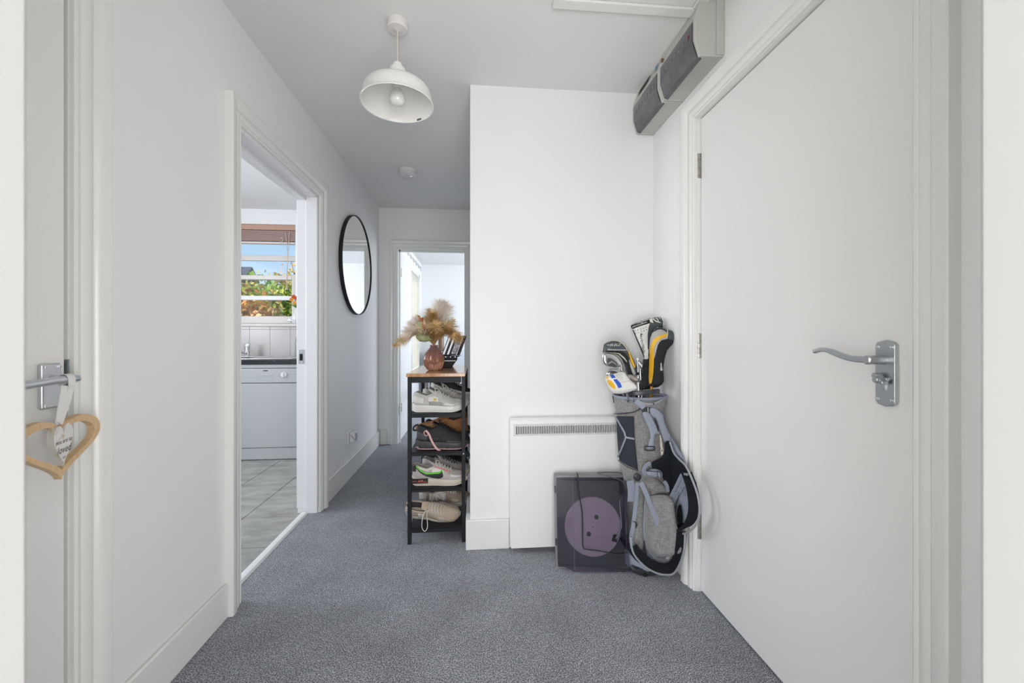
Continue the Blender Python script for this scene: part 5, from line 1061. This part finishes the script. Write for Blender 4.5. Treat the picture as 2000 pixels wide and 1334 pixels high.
def ribbon_on(nm, pp, w, m, off, tg=None, n=5, parent=gb, th=.0015):
    tr = bvh(tg or [body]); P2 = spline([(a, b, 0) for a, b in pp], n); v = project([Vector((p.x, p.y)) for p in P2], tr, off)
    return obj(nm, G().tube(v, 1, flat=(w, th), up=lambda t: (0.0, -1, 0)), m, parent)
for k, pp in enumerate((((110, 450), (165, 555), (218, 655), (240, 722), (300, 738), (352, 748)), ((240, 722), (225, 770), (190, 870), (142, 1000)), ((338, 442), (350, 740), (392, 1185)), ((145, 1040), (262, 1130), (392, 1180)))):
    ribbon_on('pad_trim', zb_(*pp), .0038 if k < 2 else .0016, M['lilac'] if k < 2 else M['hplast'], .0085)
ribbon_on('seam', zb_((440, 430), (450, 700), (470, 1000)), .0008, M['gpipe'], .002)
# lift handle across the top
hb_ = [tuple(at(a, b, Y)) for a, b, Y in ((1229, 768, 1.835), (1238, 768, 1.815), (1258, 767, 1.80), (1275, 765, 1.80), (1287, 764, 1.83))]
obj('lift_handle', G().tube(spline(hb_, 5), 1, flat=(.0105, .006), up=(0, -1, 0)), M['hplast'], gb, bevel=.003)
fcuff = [(1248, 784), (1262, 789), (1281, 784), (1293, 774), (1296, 790), (1288, 797), (1270, 796), (1254, 795)]
D('front_cuff', sp2(fcuff), M['heather'], .006, .008)
ribbon_on('cuff_piping', [(1244, 780), (1256, 787), (1270, 788), (1284, 783), (1294, 774)], .004, M['gpipe'], .012)
ribbon_on('collar_strap', [(1224, 767), (1236, 777), (1250, 789), (1256, 796)], .011, M['lilac'], .014)
D('buckle', zb_((428, 312), (552, 312), (552, 392), (450, 385), (428, 350)), M['hplast'], .012, .01)
D('buckle_slot', zb_((505, 318), (522, 318), (524, 385), (508, 385)), M['gpipe'], .015, .003)
for a, b in ((263, 228), (588, 264)): ribbon_on('eyelet', zb_((a-5, b), (a+5, b)), .003, M['dark'], .0135)
ribbon_on('cuff_hem', zb_((106, 404), (200, 398), (330, 380), (400, 345), (440, 312)), .0022, M['hplast'], .0145)
ribbon_on('cuff_hem', zb_((98, 250), (92, 200), (80, 160)), .002, M['hplast'], .0145)
# shoulder straps
YS1 = 1.79
def clear(x, Y): return min(Y, 0.878/tan(atan((x-1000)/FPX)+TH))   # keeps a strap in front of wall and casing
def sy(x, y): return clear(x, 1.80)
puff('shoulder_strap', sp2(zb_((552, 325), (650, 340), (738, 425), (752, 500), (830, 690), (930, 850), (1012, 1000), (1034, 1095), (960, 1065), (870, 930), (842, 810), (760, 800), (700, 640), (640, 500), (560, 410)), 3), lambda x, y: sy(x, y)+.006, .006, 5, M['lilac'], gb)
puff('carry_handle', sp2(zb_((455, 402), (545, 395), (640, 560), (700, 680), (622, 700), (612, 875), (520, 890), (548, 800), (565, 690), (520, 560)), 3), 1.797, .006, 4, M['lilac'], gb)
obj('d_ring', G().tube(spline([tuple(at(a, b, 1.79)) for a, b in zb_((490, 862), (550, 858), (615, 862), (620, 905), (555, 912), (490, 905))], 4, True), .0028, 8, closed=True), M['hplast'], gb)
puff('strap_edge', sp2(zb_((622, 460), (660, 520), (680, 640), (668, 650), (640, 560)), 3), 1.79, .004, 3, M['hplast'], gb)
puff('sleeve', zb_((690, 692), (705, 690), (745, 880), (748, 950), (712, 995), (700, 900)), 1.797, .004, 3, mat('cream_spotted', (0.62, 0.58, 0.50), 0.6, var=(95, (0.03, 0.03, 0.03), 0.58, 0.62)), gb, label='cream sleeve with black spots')
bp = puff('back_pad', sp2(z8((1032, 100), (1068, 102), (1098, 190), (1150, 250), (1200, 305), (1216, 352), (1165, 420), (1112, 480), (1060, 500), (1012, 405), (930, 332), (918, 272), (1000, 232), (1026, 170)), 3), lambda x, y: sy(x, y)-.012, .012, 9, M['pad'], gb, label='black padded harness panel')
e_ = spline([tuple(at(a, b, sy(a, b)-.018)) for a, b in z8((1070, 102), (1102, 190), (1150, 248), (1200, 298), (1250, 400), (1300, 540), (1318, 680), (1290, 790), (1215, 862), (1140, 862), (1095, 800))], 5)
# upper loop: padded black strap on the right, grey-blue webbing on the left
loop = z8((1205, 352), (1240, 440), (1268, 560), (1270, 680), (1232, 780), (1180, 822), (1130, 812))
obj('strap_padding', G().tube(spline([tuple(at(a, b, sy(a, b)-.014)) for a, b in loop], 6), 1, flat=(.0245, .005), up=(0.15, -1, 0.1)), M['pad'], gb, bevel=.002)
obj('padding_piping', G().tube(e_, .0045, 8), M['gpipe'], gb)
web = z8((1192, 375), (1140, 480), (1085, 590), (1052, 680), (1062, 760), (1100, 810))
obj('webbing_loop', G().tube(spline([tuple(at(a, b, sy(a, b)-.030)) for a, b in web], 6), [.45]*4+[.6]*4+[.9]*6+[1.0]*30, flat=(.020, .003), up=(-0.2, -1, 0.1)) if False else G().tube(spline([tuple(at(a, b, sy(a, b)-.030)) for a, b in web], 6), 1, flat=(.0165, .003), up=(-0.2, -1, 0.1)), M['lilac'], gb, bevel=.001)
obj('webbing_end', G().tube(spline([tuple(at(a, b, sy(a, b)-.036)) for a, b in z8((1205, 365), (1185, 430), (1150, 505), (1130, 540))], 4), 1, flat=(.0085, .0025), up=(-0.1, -1, 0.1)), M['lilac'], gb)
for k in (-1, 1): obj('webbing_piping', G().tube(spline([tuple(at(a+k*6.5, b+k*2.5, sy(a, b)-.032)) for a, b in web[1:]], 6), .0012, 6), M['gpipe'], gb)
for a, b in ((1150, 480), (1130, 520)): obj('stitch_bar', G().tube([tuple(at(p, q, sy(p, q)-.0415)) for p, q in z8((a-14, b-8), (a+16, b+10))], .0009, 5), M['hplast'], gb)
# inside of the loop: grey webbing seen through
puff('inner_strap', sp2(z8((1150, 560), (1195, 470), (1215, 560), (1222, 680), (1190, 760), (1130, 782), (1115, 720)), 3), lambda x, y: sy(x, y)+.012, .008, 6, M['lilac'], gb)
puff('inner_dark_strap', sp2(z8((1140, 640), (1165, 640), (1175, 768), (1140, 780), (1128, 720)), 3), lambda x, y: sy(x, y)+.002, .004, 4, M['pad'], gb)  # black strip in front of the inner strap
# lower harness loop around the foot of the bag
low = z8((757, 985), (800, 1052), (880, 1112), (960, 1160), (1050, 1168), (1112, 1110), (1152, 1010), (1165, 900), (1168, 860))
obj('lower_padding', G().tube(spline([tuple(at(a, b, clear(a+6, 1.735+.00018*(1120-b)))) for a, b in low], 6), 1, flat=(.0225, .005), up=(0.1, -1, 0.25)), M['pad'], gb, bevel=.002)
lowe = z8((742, 900), (748, 985), (776, 1058), (850, 1140), (930, 1190), (1010, 1214), (1095, 1208), (1150, 1130), (1188, 1010), (1196, 900), (1196, 868))
obj('lower_piping', G().tube(spline([tuple(at(a, b, clear(a+4, 1.725+.00018*(1120-b)))) for a, b in lowe], 6), .0045, 8), M['gpipe'], gb)
# pockets
mp0 = sp2(z8((862, 640), (885, 562), (985, 545), (1072, 562), (1092, 640), (1110, 760), (1150, 862), (1150, 985), (1108, 1022), (1000, 1040), (915, 1030), (872, 985), (858, 860)), 3)
mp = puff('main_pocket', mp0, lambda x, y: 1.812-0.00125*max(0, x-1240), .052, 15, M['heather'], gb, 4.0, hb=.02)
obj('pocket_zip', G().tube(spline([tuple(at(a, b, clear(a, 1.795))) for a, b in z8((868, 1000), (853, 860), (856, 700), (876, 560), (975, 538), (1078, 552))], 5), .0042, 8), M['lilac'], gb)
obj('pocket_zip', G().tube(spline([tuple(at(a, b, clear(a, 1.785))) for a, b in z8((872, 992), (920, 1045), (1010, 1056), (1115, 1035), (1160, 985), (1158, 870))], 5), .0038, 8), M['lilac'], gb)
puff('side_pocket', sp2(z8((760, 470), (812, 462), (850, 520), (852, 640), (852, 860), (862, 985), (850, 1010), (760, 960), (762, 700)), 3), 1.818, .020, 9, M['heather'], gb, 4.0, hb=.02)
puff('upper_pocket', sp2(z8((842, 432), (930, 398), (985, 425), (1030, 470), (1062, 548), (975, 524), (892, 548), (872, 500)), 3), 1.805, .032, 9, M['heather'], gb, hb=.02)
puff('pocket_fold', sp2(z8((870, 498), (920, 470), (1000, 480), (1040, 520), (1050, 545), (960, 508), (882, 530)), 3), 1.785, .012, 4, mat('olive_grey_lining', (0.22, 0.20, 0.175), 0.8), gb, hb=.01)
puff('bottom_pocket', sp2(z8((915, 1035), (1010, 1052), (1112, 1030), (1100, 1075), (1050, 1120), (960, 1118), (910, 1080)), 3), 1.80, .028, 8, mat('grey_pocket_cloth', (0.30, 0.30, 0.30), 0.8), gb, hb=.02)
puff('pocket_lining', z8((1030, 1070), (1105, 1040), (1062, 1118)), 1.770, .004, 3, mat('pale_lining', (0.50, 0.50, 0.49), 0.7), gb)
obj('zip_pull', G().tube([tuple(at(a, b, 1.765)) for a, b in z8((853, 935), (858, 985), (870, 1050), (872, 1105))], [.003, .004, .004, .003], 8), M['hplast'], gb)
obj('zip_pull', G().tube([tuple(at(a, b, 1.76)) for a, b in z8((848, 985), (852, 1040), (856, 1072))], .003, 8), M['hplast'], gb)
# webbing straps
def web_strap(nm, pp, Y, w, m=None): return obj(nm, G().tube(spline([tuple(at(a, b, Y)) for a, b in z8(*pp)], 5), 1, flat=(w, .0015), up=(0, -1, 0.1)), m or M['lilac'], gb)
web_strap('compression_strap', ((795, 440), (788, 560), (772, 700), (756, 820), (742, 910), (752, 985)), 1.765, .0082)
web_strap('compression_strap', ((822, 440), (862, 520), (908, 640), (945, 730), (972, 800)), 1.716, .0100)
web_strap('side_strap', ((735, 425), (745, 520), (742, 600)), 1.785, .016)
puff('clip', sp2(z8((762, 385), (790, 362), (828, 385), (822, 415), (795, 430), (768, 415)), 3), 1.775, .006, 4, M['hplast'], gb)
puff('strap_slider', z8((745, 762), (782, 770), (800, 790), (795, 812), (780, 832), (778, 780)), 1.762, .003, 3, M['hplast'], gb)
puff('top_webbing', sp2(z8((872, 345), (940, 325), (1000, 350), (1002, 402), (960, 398), (880, 385)), 3), 1.775, .012, 5, M['lilac'], gb)
for pp in (((870, 343), (990, 353)), ((960, 350), (968, 400)), ((880, 345), (905, 322)), ((990, 352), (998, 405))): obj('webbing_edge', G().tube([tuple(at(a, b, 1.760)) for a, b in z8(*pp)], .0014, 6), M['hplast'], gb)
obj('webbing_curl', G().tube(spline([tuple(at(a, b, 1.775)) for a, b in z8((905, 275), (868, 300), (852, 340), (868, 375))], 5), 1, flat=(.009, .002), up=(0.3, -1, 0)), M['lilac'], gb)
web_strap('harness_tail', ((1020, 430), (1045, 470), (1050, 520)), 1.775, .008)
# foot
fz = RB[-1]
obj('base_cup', G().lathe([(.001, .012), (.070, .012), (.078, .02), (.080, .075), (.072, .078), (.001, .078)], (0.768, 1.852, 0), 32, 'z'), M['lilac'], gb)
obj('base_foot', G().lathe([(.001, 0), (.060, 0), (.066, .006), (.070, .034), (.060, .040), (.001, .040)], (0.778, 1.848, 0), 32), M['hplast'], gb)
puff('foot_pedal', sp2(z8((745, 1142), (800, 1150), (870, 1160), (985, 1215), (1005, 1226), (960, 1238), (880, 1240), (830, 1222), (752, 1192)), 3), 1.785, .012, 6, M['hplast'], gb, hb=.02)
obj('pedal_wheel', G().lathe([(.009, 1.768), (.009, 1.775)], (at(1261, 1125, 1.77).x, 0, at(1261, 1125, 1.77).z+.004), 16, 'y'), M['dark'], gb)
# ------------------------------------------------------------------ clubs
M['clubwhite'] = mat('white_vinyl', (0.78, 0.77, 0.74), 0.4); M['slate'] = mat('slate_vinyl', (0.055, 0.068, 0.080), 0.5); M['hgrey'] = mat('light_grey_vinyl', (0.42, 0.41, 0.39), 0.55)
M['yel'] = mat('golden_yellow', (0.83, 0.46, 0.02), 0.5); M['hblk'] = mat('black_neoprene', (0.014, 0.015, 0.017), 0.8, bump=(300, 0.3, 0.0008)); M['hcream'] = mat('cream_piping', (0.70, 0.64, 0.52), 0.5); M['blue'] = mat('royal_blue', (0.02, 0.10, 0.52), 0.45)
M['iron'] = mat('club_chrome', (0.62, 0.62, 0.62), 0.18, 1.0); M['irond'] = mat('iron_cavity', (0.10, 0.10, 0.10), 0.4, 0.7)
def shaft(t, a, b, m, r=.0045, nm='shaft'): return obj(nm, G().tube([tuple(a), tuple(b)], r, 10), m, t)
bagin = lambda dx, dy: Vector((0.790+dx*.85, 1.915+dy*.6, 0.68))
# driver
c1 = thing('golf_club', 'golf club in a white and black square-topped headcover, tallest in the bag', 'golf club', bagin(-.01, .03), 'golf clubs in the bag')
shaft(c1, bagin(-.01, .03), at(1262, 740, 1.955), M['iron'])
sock = puff('cover_sock', sp2(z7((600, 520), (655, 505), (700, 560), (745, 640), (700, 800), (640, 822), (562, 828), (566, 760), (588, 640)), 3), 1.955, .030, 12, M['hblk'], c1)
hc1 = puff('headcover', sp2(z7((474, 195), (560, 150), (690, 104), (770, 98), (795, 140), (790, 200), (700, 262), (665, 400), (655, 505), (612, 522), (582, 440), (530, 330), (480, 222)), 2), 1.95, .034, 9, M['clubwhite'], c1)
decal('top_band', z7((472, 182), (560, 158), (660, 124), (668, 160), (560, 192), (480, 224)), [hc1], M['hblk'], c1, .001, .002, 2.5)
decal('band_stripe', z7((490, 196), (632, 148), (634, 156), (492, 206)), [hc1], M['hgrey'], c1, .0025, .001, 2.5)
decal('crown_ridge', z7((480, 172), (560, 140), (672, 104), (676, 118), (560, 152), (482, 182)), [hc1], mat('ridge_grey', (0.42, 0.42, 0.40), 0.6, var=(220, (0.08, 0.08, 0.08), 0.55, 0.6)), c1, .001, .001, 2.5)
dg = mat('dark_green_grey', (0.05, 0.065, 0.055), 0.5)
decal('crown_panel', z7((684, 112), (720, 102), (772, 102), (794, 140), (792, 205), (750, 205), (700, 165)), [hc1], dg, c1, .001, .002, 2.5)
decal('crown_line', z7((694, 118), (730, 140), (768, 150), (770, 158), (725, 148), (690, 126)), [hc1], M['clubwhite'], c1, .0025, .001, 2)
decal('crown_line', z7((730, 108), (752, 140), (745, 142), (724, 112)), [hc1], M['clubwhite'], c1, .0025, .001, 2)
decal('side_gusset', z7((668, 150), (700, 160), (742, 190), (700, 245), (668, 330), (656, 420), (642, 420), (640, 270), (652, 190)), [hc1], M['slate'], c1, .0012, .002, 2.5)
decal('edge_piping', z7((488, 226), (498, 224), (590, 430), (612, 500), (604, 504), (580, 440)), [hc1], M['hblk'], c1, .0012, .0015, 2)
text_decal('TaylorMade', (1140+590/5.13, 600+358/5.13), 7.2, -80, [hc1], M['ink'], c1, xs=1.15, off=.0022, shear=.2)
decal('brand_mark', z7((566, 262), (580, 264), (578, 290), (566, 286), (572, 276)), [hc1], M['ink'], c1, .002, .0008, 1.5)
for r in range(2):
    for k in range(5):
        X, Y_ = 512+k*27+r*6, 232-k*9+r*26; decal('stitch_dot', z7((X, Y_), (X+6, Y_-2), (X+7, Y_+8), (X+1, Y_+10)), [hc1], M['ink'], c1, .002, .0006, 3)
# fairway wood with the yellow stripe
c2 = thing('golf_club', 'golf club in a grey and black headcover with wide yellow stripe', 'golf club', bagin(.05, 0), 'golf clubs in the bag')
shaft(c2, bagin(.045, -.03), at(1273, 748, 1.885), mat('orange_shaft', (0.75, 0.33, 0.05), 0.25, 0.5), .0068)
hc2 = puff('headcover', sp2(z7((678, 282), (702, 225), (760, 201), (832, 222), (900, 240), (936, 258), (934, 300), (905, 352), (862, 395), (826, 440), (800, 530), (790, 640), (796, 740), (742, 802), (690, 800), (658, 782), (652, 700), (655, 500), (660, 350)), 2), 1.885, .036, 12, M['hblk'], c2)
decal('grey_panel', sp2(z7((678, 285), (704, 230), (760, 206), (826, 226), (838, 270), (832, 318), (780, 330), (742, 380), (720, 470), (705, 520), (700, 470), (660, 470), (664, 340)), 2), [hc2], M['hgrey'], c2, .001, .0015)
decal('top_line', sp2(z7((684, 262), (730, 216), (790, 212), (830, 240), (838, 268), (826, 250), (786, 226), (735, 230)), 2), [hc2], M['hblk'], c2, .0022, .001, 2.5)
ys = sp2(z7((835, 268), (760, 285), (700, 330), (668, 420), (660, 600), (656, 690), (662, 768), (684, 758), (700, 650), (706, 500), (706, 410), (735, 345), (790, 305), (835, 292)), 2)
decal('yellow_stripe', ys, [hc2], M['yel'], c2, .0028, .002, 2.5, label='wide golden-yellow stripe')
decal('collar_band', z7((842, 228), (934, 258), (926, 336), (836, 316), (842, 270)), [hc2], M['slate'], c2, .002, .002, 3)
decal('collar_piping', z7((832, 224), (842, 228), (842, 272), (834, 318), (828, 316), (834, 270)), [hc2], M['hcream'], c2, .003, .0015, 2)
obj('pull_toggle', G().sphere(at(1314, 669, 1.86), .006), M['hplast'], c2)
decal('number_mark', z7((768, 560), (778, 556), (782, 600), (790, 628), (776, 640), (764, 628), (768, 600)), [hc2], mat('mark_white', (0.55, 0.55, 0.54), 0.4), c2, .0015, .0008, 2)
obj('cover_cord', G().tube([at(1267, 752, 1.865), at(1272, 750, 1.86), at(1276, 754, 1.865)], .004, 8), M['hplast'], c2)
# RBZ cover
c3 = thing('golf_club', 'golf club in a rounded dark slate headcover with cream piping, leftmost', 'golf club', bagin(-.06, 0), 'golf clubs in the bag')
shaft(c3, bagin(-.05, 0), at(1236, 725, 1.90), M['iron'])
hc3 = puff('headcover', sp2(z7((190, 440), (200, 378), (250, 342), (320, 330), (385, 352), (440, 412), (482, 500), (526, 592), (524, 690), (490, 700), (440, 690), (418, 620), (405, 560), (352, 486), (270, 462), (202, 458)), 2), 1.90, .034, 11, M['slate'], c3)
pz = sp2(z7((196, 436), (206, 380), (255, 347), (320, 335), (382, 357), (434, 416), (476, 505), (516, 600)), 4, False)
decal('cream_piping', [(a, b) for a, b in pz]+[(a+dx, b+1.3) for (a, b), dx in zip(pz[::-1], [-1.4]*40)], [hc3], M['hcream'], c3, .002, .0015, 2)
decal('lower_band', sp2(z7((212, 446), (300, 440), (370, 440), (430, 470), (470, 560), (500, 680), (450, 680), (418, 590), (355, 478), (270, 458)), 2), [hc3], M['hblk'], c3, .0014, .0015, 2.5)
decal('band_line', z7((205, 446), (300, 448), (360, 458), (410, 500), (440, 545), (434, 548), (400, 508), (352, 466), (300, 456), (205, 453)), [hc3], M['hcream'], c3, .003, .001, 2)
decal('upper_band', z7((240, 418), (430, 424), (440, 434), (242, 430)), [hc3], M['hgrey'], c3, .002, .001, 2)
decal('yellow_edge', z7((438, 438), (452, 442), (512, 592), (500, 606), (470, 540)), [hc3], M['yel'], c3, .003, .0015, 2)
decal('grey_edge', z7((452, 520), (500, 610), (522, 690), (500, 690), (470, 600)), [hc3], M['hgrey'], c3, .0028, .001, 2)
text_decal('RBZ', (1201, 674.2), 6.4, 3, [hc3], mat('silver_letters', (0.62, 0.60, 0.56), 0.4), c3, xs=1.9, off=.0025, shear=.3)
decal('logo_bar', z7((232, 378), (262, 376), (258, 384), (240, 386)), [hc3], M['hgrey'], c3, .0025, .0008, 2)
# irons
c4 = thing('golf_club', 'chrome iron with a large cavity-backed head below the slate headcover', 'golf club', bagin(-.07, -.03), 'golf clubs in the bag')
i1 = puff('iron_head', sp2(z5((55, 400), (95, 372), (240, 392), (345, 450), (420, 545), (445, 640), (445, 740), (375, 740), (362, 640), (300, 640), (150, 625), (90, 600), (52, 520)), 3), 1.865, .014, 6, M['iron'], c4, 2.5)
decal('cavity', sp2(z5((160, 480), (230, 480), (320, 545), (350, 600), (240, 612), (160, 600)), 2), [i1], M['irond'], c4, .001, .0012, 2)
decal('cavity_bar', z5((160, 560), (235, 520), (330, 590), (320, 600), (240, 545), (168, 592)), [i1], M['iron'], c4, .003, .001, 2)
shaft(c4, at(1211, 722, 1.865), bagin(-.085, -.03), M['iron'], .005); obj('ferrule', G().tube([at(1214, 728, 1.866), at(1214.4, 734, 1.868)], .006, 10), M['hblk'], c4)
c5 = thing('golf_club', 'smaller chrome iron head peeping over the white putter cover', 'golf club', bagin(-.06, -.05), 'golf clubs in the bag')
i2 = puff('iron_head', sp2(z5((145, 720), (210, 672), (330, 690), (380, 740), (372, 800), (200, 830), (130, 800)), 3), 1.845, .012, 5, M['iron'], c5, 2.5)
decal('cavity', sp2(z5((165, 735), (215, 705), (310, 715), (340, 745), (240, 760)), 2), [i2], M['irond'], c5, .001, .001, 2)
shaft(c5, at(1206, 732, 1.85), bagin(-.075, -.05), M['iron'], .0045)
c6 = thing('golf_club', 'steel wedge with visible shaft and black ferrule beside the slate headcover', 'golf club', bagin(-.02, -.02), 'golf clubs in the bag')
i3 = puff('iron_head', sp2(z5((690, 470), (730, 440), (760, 520), (850, 570), (830, 650), (780, 690), (735, 620), (700, 560)), 3), 1.93, .012, 5, mat('pale_chrome', (0.72, 0.72, 0.73), 0.3, 1.0), c6, 2.5)
shaft(c6, at(1245.5, 704, 1.925), at(1247.5, 778, 1.90), M['iron'], .0052); obj('ferrule', G().tube([at(1245.3, 727, 1.918), at(1245.5, 733, 1.915)], .0064, 10), M['hblk'], c6)
c7 = thing('golf_club', 'thin chrome shaft with small hosel right of the black ferrule', 'golf club', bagin(.0, 0), 'golf clubs in the bag')
shaft(c7, at(1250, 716, 1.94), at(1251.5, 742, 1.935), M['iron'], .0042); puff('iron_head', sp2(z5((755, 660), (790, 700), (800, 850), (780, 870), (765, 780)), 3), 1.94, .006, 3, M['iron'], c7, 2)
c8 = thing('golf_club', 'club with a worn bronze-grey oval wedge face above the white cover', 'golf club', bagin(-.04, -.05), 'golf clubs in the bag')
puff('wedge_head', sp2(z5((500, 800), (560, 776), (640, 790), (730, 850), (748, 895), (715, 925), (630, 910), (560, 870)), 3), 1.825, .010, 5, mat('bronze_grey', (0.36, 0.32, 0.29), 0.35, 0.8, var=(160, (0.5, 0.46, 0.42), 0.4, 0.6)), c8, 2.5)
shaft(c8, at(1240, 742, 1.83), bagin(-.03, -.05), M['iron'], .0045)
# putter with white cover
c9 = thing('golf_club', 'putter in a bulky white cover with blue and yellow stripes', 'golf club', bagin(-.07, -.06), 'golf clubs in the bag')
hc9 = puff('headcover', sp2(z5((125, 835), (160, 800), (250, 770), (360, 740), (445, 722), (492, 760), (580, 872), (690, 975), (692, 1040), (640, 1075), (540, 1105), (380, 1138), (255, 1110), (185, 1020), (140, 920)), 2), 1.80, .036, 11, M['clubwhite'], c9)
decal('blue_stripe', sp2(z5((202, 792), (262, 776), (312, 836), (240, 852)), 1), [hc9], M['blue'], c9, .0015, .001, 2); decal('blue_stripe', z5((262, 872), (325, 862), (395, 930), (428, 1010), (362, 1030), (318, 950)), [hc9], M['blue'], c9, .0015, .001, 2)
decal('yellow_stripe', z5((128, 822), (160, 812), (192, 850), (150, 862)), [hc9], M['yel'], c9, .0015, .001, 2); decal('yellow_stripe', sp2(z5((152, 886), (205, 880), (265, 930), (312, 1030), (268, 1034), (195, 970)), 2), [hc9], M['yel'], c9, .0015, .001, 2)
for k in range(5):
    X = 318+k*8; Y_ = 800+k*22; decal('fine_print', z5((X, Y_), (X+110, Y_-22), (X+112, Y_-18), (X+2, Y_+5)), [hc9], M['hgrey'], c9, .002, .0005, 3)
decal('print_line', z5((405, 918), (570, 890), (572, 896), (406, 925)), [hc9], M['hgrey'], c9, .002, .0005, 3)
shaft(c9, at(1222, 760, 1.81), bagin(-.06, -.06), M['iron'], .0048)
